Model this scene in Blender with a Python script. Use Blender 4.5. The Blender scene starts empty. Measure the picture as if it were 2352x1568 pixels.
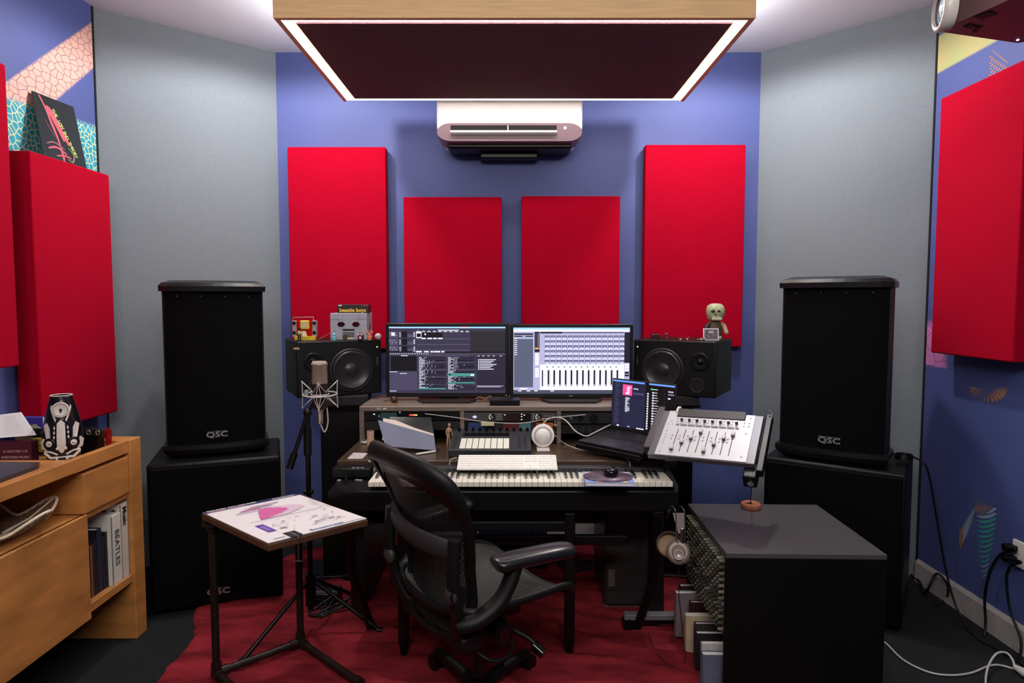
import bpy, bmesh, math, random
from mathutils import Vector, Matrix, Euler
random.seed(7)
S = bpy.context.scene
C = S.collection
PI = math.pi
# ------------------------------------------------------------------ camera
F, CH = 1500.0, 1.44
TH = math.atan(94.0 / F)
cam = bpy.data.cameras.new('camera')
cam.sensor_width = 36.0
cam.lens = F / 2352.0 * 36.0
cam.clip_start = 0.02
camo = bpy.data.objects.new('camera', cam)
C.objects.link(camo)
camo.location = (0, 0, CH)
camo.rotation_euler = (PI / 2 - TH, 0, 0)
S.camera = camo
# ------------------------------------------------------------------ world, view, lights
w = bpy.data.worlds.new('world')
S.world = w
w.use_nodes = True
w.node_tree.nodes['Background'].inputs[0].default_value = (0.02, 0.022, 0.03, 1)
w.node_tree.nodes['Background'].inputs[1].default_value = 1.0
S.view_settings.view_transform = 'Standard'
S.view_settings.look = 'None'
S.view_settings.gamma = 1.0
S.view_settings.use_curve_mapping = False
S.view_settings.exposure = 0.0
S.cycles.use_denoising = True
S.cycles.max_bounces = 8
S.cycles.sample_clamp_indirect = 6.0
LED_DOWN, LED_UP = 44.0, 150.0


def area(name, loc, rot, sx, sy, power, col):
    l = bpy.data.lights.new(name, 'AREA')
    l.shape = 'RECTANGLE'
    l.size, l.size_y, l.energy, l.color = sx, sy, power, col
    o = bpy.data.objects.new(name, l)
    C.objects.link(o)
    o.location, o.rotation_euler = loc, rot
    return o


def spot(name, loc, tgt, power, col, ang=80, blend=0.6, r=0.04):
    l = bpy.data.lights.new(name, 'SPOT')
    l.energy, l.color, l.spot_size, l.spot_blend, l.shadow_soft_size = power, col, math.radians(ang), blend, r
    o = bpy.data.objects.new(name, l)
    C.objects.link(o)
    o.location = loc
    o.rotation_euler = (Vector(tgt) - Vector(loc)).to_track_quat('-Z', 'Y').to_euler()
    return o


area('rear_ceiling_light', (0.0, -0.45, 2.80), (math.radians(55), 0, 0), 1.7, 0.4, 58, (1.0, 0.93, 0.85))
LAMPS = [(-1.13, 3.17), (1.13, 3.17), (-1.13, 0.5), (1.13, 0.5)]
for i, (lx_, ly_) in enumerate(LAMPS):
    spot('downlight', (lx_, ly_, 2.865), (lx_, ly_, 0), [60, 60, 22, 22][i], (1.0, 0.96, 0.94), 172, 0.3, 0.045)


# ------------------------------------------------------------------ pixel -> place helpers (place on a known real plane)
def _ray(u, v):
    a, b = (u - 1176) / F, (784 - v) / F
    return a, math.cos(TH) + b * math.sin(TH), -math.sin(TH) + b * math.cos(TH)


def atY(u, v, Y):
    d = _ray(u, v)
    t = Y / d[1]
    return Vector((d[0] * t, Y, CH + d[2] * t))


def atZ(u, v, Z):
    d = _ray(u, v)
    t = (Z - CH) / d[2]
    return Vector((d[0] * t, d[1] * t, Z))


def atX(u, v, X):
    d = _ray(u, v)
    t = X / d[0]
    return Vector((X, d[1] * t, CH + d[2] * t))


# ------------------------------------------------------------------ materials
def lin(c):
    return tuple((x / 255 / 12.92) if x / 255 <= 0.04045 else ((x / 255 + 0.055) / 1.055) ** 2.4 for x in c)


_m = {}


def mat(name, col, rough=0.5, metal=0.0, var=0.0, vs=20.0, bump=0.0, bs=200.0, em=0.0, stretch=None, coat=0.0, spec=0.5, trans=0.0, alpha=1.0):
    """col is an sRGB 0-255 triple; var = colour variation by noise; bump = noise relief"""
    if name in _m:
        return _m[name]
    m = bpy.data.materials.new(name)
    m.use_nodes = True
    nt = m.node_tree
    b = nt.nodes['Principled BSDF']
    c = lin(col)
    b.inputs['Base Color'].default_value = (*c, 1)
    b.inputs['Roughness'].default_value = rough
    b.inputs['Metallic'].default_value = metal
    b.inputs['Specular IOR Level'].default_value = spec
    b.inputs['Coat Weight'].default_value = coat
    b.inputs['Transmission Weight'].default_value = trans
    b.inputs['Alpha'].default_value = alpha
    if em:
        b.inputs['Emission Color'].default_value = (*c, 1)
        b.inputs['Emission Strength'].default_value = em
        b.inputs['Base Color'].default_value = (0.01, 0.01, 0.01, 1)
    if var or bump:
        tc = nt.nodes.new('ShaderNodeTexCoord')
        src = tc.outputs['Object']
        if stretch:
            mp = nt.nodes.new('ShaderNodeMapping')
            mp.inputs['Scale'].default_value = stretch
            nt.links.new(src, mp.inputs[0])
            src = mp.outputs[0]
        if var:
            n = nt.nodes.new('ShaderNodeTexNoise')
            n.inputs['Scale'].default_value = vs
            n.inputs['Detail'].default_value = 5
            nt.links.new(src, n.inputs[0])
            r = nt.nodes.new('ShaderNodeValToRGB')
            r.color_ramp.elements[0].position = 0.3
            r.color_ramp.elements[1].position = 0.7
            r.color_ramp.elements[0].color = (*[max(0, x * (1 - var)) for x in c], 1)
            r.color_ramp.elements[1].color = (*[min(1, x * (1 + var)) for x in c], 1)
            nt.links.new(n.outputs[0], r.inputs[0])
            nt.links.new(r.outputs[0], b.inputs['Base Color'])
        if bump:
            n2 = nt.nodes.new('ShaderNodeTexNoise')
            n2.inputs['Scale'].default_value = bs
            n2.inputs['Detail'].default_value = 3
            nt.links.new(src, n2.inputs[0])
            bp = nt.nodes.new('ShaderNodeBump')
            bp.inputs['Strength'].default_value = bump
            bp.inputs['Distance'].default_value = 0.004
            nt.links.new(n2.outputs[0], bp.inputs['Height'])
            nt.links.new(bp.outputs[0], b.inputs['Normal'])
    _m[name] = m
    return m


def em(col, k=1.0):
    return mat('screen_%d_%d_%d_%d' % (*col, int(k * 100)), col, rough=0.3, em=k)


BLK = mat('black_plastic', (7, 7, 8), 0.4, spec=.35)
BLKM = mat('black_matt', (5, 5, 6), 0.8, bump=0.3, bs=400)
GLOSS = mat('black_gloss', (8, 8, 10), 0.12)
DGREY = mat('dark_grey', (30, 30, 33), 0.5)
MGREY = mat('mid_grey', (105, 105, 110), 0.5)
STEEL = mat('steel', (170, 170, 172), 0.3, 0.9)
CHROME = mat('chrome', (210, 210, 215), 0.12, 1.0)
NICKEL = mat('nickel', (176, 168, 158), 0.35, 0.85)
WHITE = mat('white_plastic', (240, 238, 232), 0.4)
CREAM = mat('cream', (222, 205, 172), 0.6)
PAPER = mat('paper', (244, 240, 240), 0.7)
PIPE = mat('iron_pipe', (58, 50, 48), 0.38, 0.7, var=0.3, vs=60)
REDF = mat('red_fabric', (174, 0, 36), 0.92, var=0.08, vs=90, bump=0.5, bs=700, spec=0.1)
BLUE = (74, 86, 144)
WOOD = mat('maple_veneer', (192, 130, 70), 0.42, var=0.26, vs=3.4, stretch=(1, 1.6, 5), bump=0.05, bs=60)
WOODL = mat('pale_oak_board', (238, 196, 140), 0.5, var=0.1, vs=6, stretch=(1, 30, 14))
DESK = mat('dark_walnut_laminate', (74, 58, 46), 0.28, var=0.3, vs=4, stretch=(2, 14, 14))
SHELF = mat('grey_brown_laminate', (122, 108, 98), 0.45, var=0.2, vs=4, stretch=(2, 14, 14))
IVORY = mat('ivory_key', (244, 238, 222), 0.3)
GRILLE = mat('speaker_grille', (3, 3, 4), 0.75, bump=0.6, bs=350, spec=0.12)
TABLETOP = mat('table_wood', (84, 54, 38), 0.5, var=0.3, vs=8, stretch=(3, 20, 20))


# ------------------------------------------------------------------ mesh builder
class MB:
    def __init__(self, T=None):
        self.bm = bmesh.new()
        self.mats = []
        self.T = T or Matrix()

    def mi(self, m):
        if m not in self.mats:
            self.mats.append(m)
        return self.mats.index(m)

    def add(self, vs, fs, m, smooth=False):
        i = self.mi(m)
        bv = [self.bm.verts.new(self.T @ Vector(v)) for v in vs]
        out = []
        for f in fs:
            try:
                fc = self.bm.faces.new([bv[k] for k in f])
            except ValueError:
                continue
            fc.material_index = i
            fc.smooth = smooth
            out.append(fc)
        return bv, out

    def box(self, x0, x1, y0, y1, z0, z1, m, bev=0.0, seg=1, R=None):
        vs = [(x, y, z) for x in (x0, x1) for y in (y0, y1) for z in (z0, z1)]
        if R is not None:
            c = Vector(((x0 + x1) / 2, (y0 + y1) / 2, (z0 + z1) / 2))
            vs = [c + R @ (Vector(v) - c) for v in vs]
        fs = [(0, 1, 3, 2), (4, 6, 7, 5), (0, 4, 5, 1), (2, 3, 7, 6), (0, 2, 6, 4), (1, 5, 7, 3)]
        bv, ff = self.add(vs, fs, m)
        if bev > 0:
            es = list({e for f in ff for e in f.edges})
            r = bmesh.ops.bevel(self.bm, geom=es, offset=bev, segments=seg, affect='EDGES', profile=0.5)
            for f in r['faces']:
                f.smooth = seg > 1
                f.material_index = self.mi(m)
        return self

    def prism(self, pts, d, m, smooth=False):
        """closed planar polygon pts extruded by vector d"""
        n = len(pts)
        d = Vector(d)
        vs = [Vector(p) for p in pts] + [Vector(p) + d for p in pts]
        fs = [tuple(range(n - 1, -1, -1)), tuple(range(n, 2 * n))]
        fs += [(i, (i + 1) % n, n + (i + 1) % n, n + i) for i in range(n)]
        self.add(vs, fs, m, smooth)
        return self

    def cyl(self, a, b, r, m, r2=None, n=16, smooth=True, caps=True):
        a, b = Vector(a), Vector(b)
        r2 = r if r2 is None else r2
        ax = (b - a).normalized()
        q = ax.to_track_quat('Z', 'Y').to_matrix()
        vs = []
        for p, rr in ((a, r), (b, r2)):
            for i in range(n):
                t = 2 * PI * i / n
                vs.append(p + q @ Vector((rr * math.cos(t), rr * math.sin(t), 0)))
        self.add(vs, [(i, (i + 1) % n, n + (i + 1) % n, n + i) for i in range(n)], m, smooth)
        if caps:
            self.add(vs[:n], [tuple(range(n - 1, -1, -1))], m)
            self.add(vs[n:], [tuple(range(n))], m)
        return self

    def tube(self, pts, r, m, n=8, closed=False, flat=1.0, up=None):
        pts = [Vector(p) for p in pts]
        k = len(pts)
        rs = r if isinstance(r, (list, tuple)) else [r] * k
        vs = []
        prev = None
        for i, p in enumerate(pts):
            if closed:
                t = pts[(i + 1) % k] - pts[i - 1]
            else:
                t = pts[min(i + 1, k - 1)] - pts[max(i - 1, 0)]
            t = t.normalized() if t.length > 1e-9 else Vector((0, 0, 1))
            if up is not None:
                a = Vector(up) - t * Vector(up).dot(t)
            elif prev is None:
                h = Vector((0, 0, 1)) if abs(t.z) < 0.9 else Vector((1, 0, 0))
                a = h - t * h.dot(t)
            else:
                a = prev - t * prev.dot(t)
            a.normalize()
            prev = a
            b = t.cross(a)
            for j in range(n):
                th = 2 * PI * j / n
                vs.append(p + a * (math.cos(th) * rs[i]) + b * (math.sin(th) * rs[i] * flat))
        fs = []
        for i in range(k if closed else k - 1):
            for j in range(n):
                i2 = (i + 1) % k
                fs.append((i * n + j, i * n + (j + 1) % n, i2 * n + (j + 1) % n, i2 * n + j))
        self.add(vs, fs, m, True)
        if not closed:
            self.add(vs[:n], [tuple(range(n - 1, -1, -1))], m)
            self.add(vs[-n:], [tuple(range(n))], m)
        return self

    def lathe(self, prof, m, c=(0, 0, 0), n=28, Q=None, sx=1.0, sy=1.0, caps=True):
        """prof: list of (r, z)"""
        c = Vector(c)
        Q = Q or Matrix.Identity(3)
        vs = []
        for r, z in prof:
            for i in range(n):
                t = 2 * PI * i / n
                vs.append(c + Q @ Vector((r * math.cos(t) * sx, r * math.sin(t) * sy, z)))
        fs = []
        for k in range(len(prof) - 1):
            for i in range(n):
                fs.append((k * n + i, k * n + (i + 1) % n, (k + 1) * n + (i + 1) % n, (k + 1) * n + i))
        bv, _ = self.add(vs, fs, m, True)
        for k, rev in ((0, True), (len(prof) - 1, False)):
            if caps and prof[k][0] > 1e-3 and prof[-1][0] > 1e-3:
                ring = list(range(k * n, k * n + n))
                self.add([vs[i] for i in ring], [tuple(range(n - 1, -1, -1)) if rev else tuple(range(n))], m)
        return self

    def ball(self, c, r, m, n=14, sq=(1, 1, 1)):
        prof = [(r * math.sin(PI * k / 8), -r * math.cos(PI * k / 8)) for k in range(9)]
        prof[0] = (1e-4, -r)
        prof[-1] = (1e-4, r)
        return self.lathe([(a * 1.0, z * sq[2]) for a, z in prof], m, c, n, None, sq[0], sq[1])

    def quad(self, pts, m):
        self.add(pts, [tuple(range(len(pts)))], m)
        return self

    def text(self, s, size, m, T, depth=0.0006, align='CENTER', bold=0.0, sx=1.0):
        cu = bpy.data.curves.new('t', 'FONT')
        cu.body, cu.size, cu.extrude, cu.align_x, cu.align_y, cu.offset = s, size, depth, align, 'CENTER', bold
        cu.resolution_u = 2
        o = bpy.data.objects.new('t', cu)
        me = o.to_mesh()
        vs = [T @ Vector((v.co.x * sx, v.co.y, v.co.z)) for v in me.vertices]
        fs = [tuple(p.vertices) for p in me.polygons]
        self.add(vs, fs, m)
        o.to_mesh_clear()
        bpy.data.objects.remove(o)
        bpy.data.curves.remove(cu)
        return self

    def make(self, name, parent=None, loc=None, rot=None, normals=True):
        if normals:
            bmesh.ops.recalc_face_normals(self.bm, faces=self.bm.faces[:])
        me = bpy.data.meshes.new(name)
        self.bm.to_mesh(me)
        self.bm.free()
        for m in self.mats:
            me.materials.append(m)
        o = bpy.data.objects.new(name, me)
        C.objects.link(o)
        if parent:
            o.parent = parent
        if loc is not None:
            o.location = loc
        if rot is not None:
            o.rotation_euler = rot
        return o


def tag(o, label, cat, group=None, kind=None):
    if label:
        o['label'] = label
    if cat:
        o['category'] = cat
    if group:
        o['group'] = group
    if kind:
        o['kind'] = kind
    return o


def thing(name, label, cat, loc=(0, 0, 0), rz=0.0, group=None, M=None):
    o = bpy.data.objects.new(name, None)
    o.empty_display_size = 0.05
    C.objects.link(o)
    if M is not None:
        o.matrix_world = M
    else:
        o.location = loc
        o.rotation_euler = (0, 0, rz)
    return tag(o, label, cat, group)


def inst(name, me, parent, loc, rot=None, scale=None):
    o = bpy.data.objects.new(name, me)
    C.objects.link(o)
    o.parent = parent
    o.location = loc
    if rot:
        o.rotation_euler = rot
    if scale:
        o.scale = scale
    return o


def frame_m(o, x, y):
    """matrix with origin o, X axis along x, Y axis near y"""
    X = Vector(x).normalized()
    Y = Vector(y)
    Z = X.cross(Y).normalized()
    Y = Z.cross(X)
    M = Matrix.Identity(4)
    for i in range(3):
        M[i][0], M[i][1], M[i][2], M[i][3] = X[i], Y[i], Z[i], o[i]
    return M


def FRONT(x, y, z):
    """text transform: text plane facing -Y (towards the camera side)"""
    return Matrix.Translation((x, y, z)) @ Matrix.Rotation(PI / 2, 4, 'X')


def spline(pts, n=6, closed=False):
    pts = [Vector(p) for p in pts]
    out = []
    k = len(pts)
    rng = range(k if closed else k - 1)
    for i in rng:
        p0 = pts[(i - 1) % k] if closed or i > 0 else pts[0]
        p1, p2 = pts[i], pts[(i + 1) % k]
        p3 = pts[(i + 2) % k] if closed or i + 2 < k else pts[-1]
        for j in range(n):
            t = j / n
            out.append(0.5 * ((2 * p1) + (-p0 + p2) * t + (2 * p0 - 5 * p1 + 4 * p2 - p3) * t * t + (-p0 + 3 * p1 - 3 * p2 + p3) * t ** 3))
    if not closed:
        out.append(pts[-1])
    return out


#@@ SETTING
# ------------------------------------------------------------------ the room
XW, YB, ZC = 2.09, 3.95, 2.90
XB0, XB1, YC = -1.395, 1.47, 3.33


def node_mask(nt, src, a, b, c, soft=0.01):
    """1 where a*y + b*z + c > 0"""
    sep = nt.nodes.new('ShaderNodeSeparateXYZ')
    nt.links.new(src, sep.inputs[0])
    m1 = nt.nodes.new('ShaderNodeMath')
    m1.operation = 'MULTIPLY'
    m1.inputs[1].default_value = a
    nt.links.new(sep.outputs[1], m1.inputs[0])
    m2 = nt.nodes.new('ShaderNodeMath')
    m2.operation = 'MULTIPLY_ADD'
    m2.inputs[1].default_value = b
    nt.links.new(sep.outputs[2], m2.inputs[0])
    nt.links.new(m1.outputs[0], m2.inputs[2])
    m3 = nt.nodes.new('ShaderNodeMapRange')
    m3.inputs['From Min'].default_value = -c - soft
    m3.inputs['From Max'].default_value = -c + soft
    nt.links.new(m2.outputs[0], m3.inputs[0])
    return m3.outputs[0]


def line_abc(p, q, side):
    """line through p,q in (y,z); side = a point where the mask is 1"""
    (y0, z0), (y1, z1) = p, q
    a, b = z1 - z0, -(y1 - y0)
    n = math.hypot(a, b)
    a, b = a / n, b / n
    c = -(a * y0 + b * z0)
    if a * side[0] + b * side[1] + c < 0:
        a, b, c = -a, -b, -c
    return a, b, c


def mulm(nt, *ms):
    cur = ms[0]
    for x in ms[1:]:
        n = nt.nodes.new('ShaderNodeMath')
        n.operation = 'MULTIPLY'
        nt.links.new(cur, n.inputs[0])
        nt.links.new(x, n.inputs[1])
        cur = n.outputs[0]
    return cur


def mixc(nt, base, over, fac):
    n = nt.nodes.new('ShaderNodeMix')
    n.data_type = 'RGBA'
    nt.links.new(fac, n.inputs[0])
    for k, v in ((6, base), (7, over)):
        if isinstance(v, tuple):
            n.inputs[k].default_value = (*v, 1)
        else:
            nt.links.new(v, n.inputs[k])
    return n.outputs[2]


def yz(p):
    return (p[1], p[2])


def wall_mat(side):
    m = bpy.data.materials.new('painted_wall_' + side)
    m.use_nodes = True
    nt = m.node_tree
    b = nt.nodes['Principled BSDF']
    b.inputs['Roughness'].default_value = 0.62
    tc = nt.nodes.new('ShaderNodeTexCoord')
    src = tc.outputs['Object']
    n = nt.nodes.new('ShaderNodeTexNoise')
    n.inputs['Scale'].default_value = 2.5
    n.inputs['Detail'].default_value = 6
    nt.links.new(src, n.inputs[0])
    r = nt.nodes.new('ShaderNodeValToRGB')
    c = lin(BLUE)
    r.color_ramp.elements[0].position, r.color_ramp.elements[1].position = 0.3, 0.7
    r.color_ramp.elements[0].color = (*[x * 0.93 for x in c], 1)
    r.color_ramp.elements[1].color = (*[x * 1.07 for x in c], 1)
    nt.links.new(n.outputs[0], r.inputs[0])
    col = r.outputs[0]

    def vor(scale, thr, st=(1, 1, 1), rnd_=1.0):
        mp = nt.nodes.new('ShaderNodeMapping')
        mp.inputs['Scale'].default_value = st
        nt.links.new(src, mp.inputs[0])
        v = nt.nodes.new('ShaderNodeTexVoronoi')
        v.feature = 'DISTANCE_TO_EDGE'
        v.voronoi_dimensions = '2D'
        v.inputs['Scale'].default_value = scale
        v.inputs['Randomness'].default_value = rnd_
        sp = nt.nodes.new('ShaderNodeSeparateXYZ')
        cb = nt.nodes.new('ShaderNodeCombineXYZ')
        nt.links.new(mp.outputs[0], sp.inputs[0])
        nt.links.new(sp.outputs[1], cb.inputs[0])
        nt.links.new(sp.outputs[2], cb.inputs[1])
        nt.links.new(cb.outputs[0], v.inputs['Vector'])
        q = nt.nodes.new('ShaderNodeMapRange')
        q.inputs['From Min'].default_value = thr
        q.inputs['From Max'].default_value = thr * 0.3
        nt.links.new(v.outputs[0], q.inputs[0])
        return q.outputs[0]

    def squig(scale, wd):
        v = nt.nodes.new('ShaderNodeTexNoise')
        v.inputs['Scale'].default_value = scale
        v.inputs['Detail'].default_value = 1.0
        nt.links.new(src, v.inputs[0])
        a = nt.nodes.new('ShaderNodeMath')
        a.operation = 'SUBTRACT'
        a.inputs[1].default_value = 0.5
        nt.links.new(v.outputs[0], a.inputs[0])
        d = nt.nodes.new('ShaderNodeMath')
        d.operation = 'ABSOLUTE'
        nt.links.new(a.outputs[0], d.inputs[0])
        q = nt.nodes.new('ShaderNodeMapRange')
        q.inputs['From Min'].default_value = wd
        q.inputs['From Max'].default_value = wd * 0.4
        nt.links.new(d.outputs[0], q.inputs[0])
        return q.outputs[0]
    if side == 'left':
        X = -XW
        P = lambda u, v: yz(atX(u, v, X))
        up = node_mask(nt, src, *line_abc(P(30, 178), P(242, 30), P(150, 200)), 0.006)
        lo = node_mask(nt, src, *line_abc(P(110, 245), P(242, 131), P(60, 200)), 0.006)
        band = mulm(nt, up, lo)
        beige = mixc(nt, lin((226, 176, 160)), lin((150, 98, 112)), vor(26.0, 0.07, (1, 0.8, 1.25), 0.8))
        col = mixc(nt, col, beige, band)
        t1 = node_mask(nt, src, *line_abc(P(30, 228), P(246, 300), P(100, 330)), 0.012)
        t2 = node_mask(nt, src, *line_abc(P(30, 345), P(246, 417), P(100, 300)), 0.012)
        teal = mixc(nt, lin((40, 158, 182)), lin((225, 226, 170)), vor(30.0, 0.12, (1, 1.2, 1.2)))
        col = mixc(nt, col, teal, mulm(nt, t1, t2))
    if side == 'right':
        X = XW
        P = lambda u, v: yz(atX(u, v, X))
        g1 = node_mask(nt, src, *line_abc(P(2140, 176), P(2290, 93), P(2150, 120)), 0.006)
        g2 = node_mask(nt, src, *line_abc(P(2142, 92), P(2175, 72), P(2200, 120)), 0.006)
        gn = nt.nodes.new('ShaderNodeTexNoise')
        gn.inputs['Scale'].default_value = 5
        nt.links.new(src, gn.inputs[0])
        green = mixc(nt, lin((150, 172, 110)), lin((196, 168, 118)), gn.outputs[0])
        col = mixc(nt, col, green, mulm(nt, g1, g2))
        p1 = node_mask(nt, src, *line_abc(P(2118, 836), P(2200, 850), P(2150, 700)), 0.006)
        p2 = node_mask(nt, src, *line_abc(P(2115, 740), P(2190, 745), P(2150, 900)), 0.02)
        p3 = node_mask(nt, src, *line_abc(P(2172, 700), P(2172, 850), P(2120, 800)), 0.02)
        pink = mixc(nt, lin((205, 130, 190)), lin((150, 80, 150)), vor(14.0, 0.05))
        col = mixc(nt, col, pink, mulm(nt, p1, p2, p3))
    nt.links.new(col, b.inputs['Base Color'])
    n2 = nt.nodes.new('ShaderNodeTexNoise')
    n2.inputs['Scale'].default_value = 160
    nt.links.new(src, n2.inputs[0])
    bp = nt.nodes.new('ShaderNodeBump')
    bp.inputs['Strength'].default_value = 0.15
    bp.inputs['Distance'].default_value = 0.002
    nt.links.new(n2.outputs[0], bp.inputs['Height'])
    nt.links.new(bp.outputs[0], b.inputs['Normal'])
    return m


def fabric_mat(name, col):
    m = bpy.data.materials.new(name)
    m.use_nodes = True
    nt = m.node_tree
    b = nt.nodes['Principled BSDF']
    b.inputs['Roughness'].default_value = 0.95
    b.inputs['Specular IOR Level'].default_value = 0.1
    tc = nt.nodes.new('ShaderNodeTexCoord')
    outs = []
    for st in ((420, 420, 50), (50, 50, 420)):
        mp = nt.nodes.new('ShaderNodeMapping')
        mp.inputs['Scale'].default_value = st
        nt.links.new(tc.outputs['Object'], mp.inputs[0])
        n = nt.nodes.new('ShaderNodeTexNoise')
        n.inputs['Scale'].default_value = 1.0
        n.inputs['Detail'].default_value = 2
        nt.links.new(mp.outputs[0], n.inputs[0])
        outs.append(n.outputs[0])
    a = nt.nodes.new('ShaderNodeMath')
    a.operation = 'ADD'
    nt.links.new(outs[0], a.inputs[0])
    nt.links.new(outs[1], a.inputs[1])
    r = nt.nodes.new('ShaderNodeValToRGB')
    c = lin(col)
    r.color_ramp.elements[0].position, r.color_ramp.elements[1].position = 0.25, 0.75
    r.color_ramp.elements[0].color = (*[x * 0.88 for x in c], 1)
    r.color_ramp.elements[1].color = (*[x * 1.12 for x in c], 1)
    h = nt.nodes.new('ShaderNodeMath')
    h.operation = 'MULTIPLY'
    h.inputs[1].default_value = 0.5
    nt.links.new(a.outputs[0], h.inputs[0])
    nt.links.new(h.outputs[0], r.inputs[0])
    nt.links.new(r.outputs[0], b.inputs['Base Color'])
    bp = nt.nodes.new('ShaderNodeBump')
    bp.inputs['Strength'].default_value = 0.4
    bp.inputs['Distance'].default_value = 0.002
    nt.links.new(h.outputs[0], bp.inputs['Height'])
    nt.links.new(bp.outputs[0], b.inputs['Normal'])
    return m


CARPET = mat('carpet', (40, 41, 43), 0.95, var=0.35, vs=160, bump=0.8, bs=300, spec=0.1)
CEIL = mat('ceiling_paint', (226, 228, 234), 0.8, var=0.02, vs=3)
SKIRT = mat('skirting_paint', (178, 172, 172), 0.5, var=0.1, vs=12)
GREYF = fabric_mat('grey_wall_fabric', (124, 132, 139))
Y0 = -1.6


def structure(name, mb):
    o = mb.make(name)
    o['kind'] = 'structure'
    return o


b = MB(); b.box(-2.5, 2.5, Y0 - .1, 4.2, -0.1, 0, CARPET); structure('floor', b)
b = MB(); b.box(-2.5, 2.5, Y0 - .1, 4.2, ZC, ZC + .1, CEIL); structure('ceiling', b)
b = MB(); b.box(XB0 - .3, XB1 + .3, YB, YB + .1, 0, ZC, wall_mat('back')); structure('wall_back', b)
b = MB(); b.box(-XW - .1, -XW, Y0, YC + .02, 0, ZC, wall_mat('left')); structure('wall_left', b)
b = MB(); b.box(XW, XW + .1, Y0, YC - .03, 0, ZC, wall_mat('right')); wall_right = structure('wall_right', b)
b = MB(); b.box(-2.2, 2.2, Y0 - .1, Y0, 0, ZC, mat('rear_wall_paint', (120, 118, 125), 0.7)); structure('wall_front', b)
b = MB(); b.prism([(-XW - .02, YC + .02, 0), (XB0, YB, 0), (XB0 - .05, YB + .09, 0), (-XW - .09, YC + .1, 0)], (0, 0, ZC), GREYF); structure('wall_back_left', b)
b = MB(); b.prism([(XW + .02, YC - .03, 0), (XB1, YB, 0), (XB1 + .05, YB + .09, 0), (XW + .09, YC + .06, 0)], (0, 0, ZC), GREYF); structure('wall_back_right', b)
b = MB(); b.box(-XW - .001, -XW + .004, YC + .008, YC + .02, 0, ZC, BLKM); structure('trim_1', b)
b = MB(); b.box(XW - .004, XW + .001, YC - .044, YC - .032, 0, ZC, BLKM); structure('trim_2', b)
b = MB(); b.prism([(XW, 0, 0), (XW - .018, 0, 0), (XW - .018, 0, .10), (XW - .006, 0, .115), (XW, 0, .115)], (0, YC - .05, 0), SKIRT); structure('baseboard_right', b)
b = MB(); b.prism([(0, YB, 0), (0, YB - .018, 0), (0, YB - .018, .10), (0, YB - .006, .115), (0, YB, .115)], (XB1 - .02, 0, 0), SKIRT)
b.prism([(XB0 + .02, YB, 0), (XB0 + .02, YB - .018, 0), (XB0 + .02, YB - .018, .10), (XB0 + .02, YB - .006, .115), (XB0 + .02, YB, .115)], (-XB0 - .02, 0, 0), SKIRT)
structure('baseboard_back', b)
# painted motifs on the right wall: feather and fan
b = MB()
TEALP = mat('teal_wall_paint', (60, 160, 150), 0.7)
PALEP = mat('pale_wall_paint', (150, 170, 190), 0.7)
OCHP = mat('ochre_wall_paint', (176, 128, 92), 0.7)
X = XW - .0008


def pw(u, v):
    return atX(u, v, X)


def stroke(pts, wd, mt):
    """tapering brush stroke through image points laid on the wall"""
    n = len(pts)
    for i in range(n - 1):
        (u0, v0), (u1, v1) = pts[i], pts[i + 1]
        L = math.hypot(u1 - u0, v1 - v0)
        a0, a1 = wd * math.sin(PI * (i + .25) / n), wd * math.sin(PI * (i + 1.25) / n)
        nx, ny = -(v1 - v0) / L, (u1 - u0) / L
        b.quad([pw(u0 - nx * a0, v0 - ny * a0), pw(u1 - nx * a1, v1 - ny * a1), pw(u1 + nx * a1, v1 + ny * a1), pw(u0 + nx * a0, v0 + ny * a0)], mt)


for i in range(14):     # right lobe: stacked curved bars
    t = i / 13
    v = 1170 + t * 148
    mid = 2266 - 6 * t
    wh = 22 * (1 - .78 * t * t)
    stroke([(mid - wh, v + 2), (mid - wh * .4, v + 6), (mid + wh * .4, v + 4), (mid + wh, v - 3)], 4.2 * (1 - .65 * t), TEALP if 1 < i < 11 else PALEP)
for i in range(11):     # left lobe: thin fronds
    t = i / 10
    stroke([(2244 - 38 * t, 1156 + 55 * t), (2236 - 32 * t, 1178 + 55 * t), (2228 - 22 * t, 1210 + 50 * t)], 1.3, PALEP if i < 8 else OCHP)
for i in range(9):
    t = i / 8
    stroke([(2248 + 34 * t, 1148 + 16 * t), (2242 + 30 * t, 1160 + 12 * t), (2234 + 22 * t, 1172 + 10 * t)], 1.0, OCHP)
b.make('painted_feather', wall_right)
b = MB()
for i in range(15):
    a = PI * (1.05 - 1.1 * i / 14)
    ca, sa = math.cos(a), math.sin(a)
    u, v = 2270, 895
    b.quad([pw(u + 12 * ca, v + 6 * sa), pw(u + 40 * ca - 2, v + 26 * sa + 2), pw(u + 44 * ca, v + 30 * sa), pw(u + 40 * ca + 3, v + 25 * sa - 2)], OCHP)
b.make('painted_fan', wall_right)
b = MB()
for i in range(8):
    for j in range(7):
        u, v = 2274 + i * 5 + (j % 2) * 2.4, 128 + j * 7 + i * 3.4
        if v < 160 + (2330 - u) * .45:
            b.quad([pw(u, v), pw(u + 2.6, v + 1), pw(u + 2.4, v + 4.6), pw(u - .6, v + 4)], OCHP)
b.quad([pw(2277, 115), pw(2279, 115), pw(2314, 143), pw(2314, 146)], OCHP)
b.make('painted_scales', wall_right)

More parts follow.
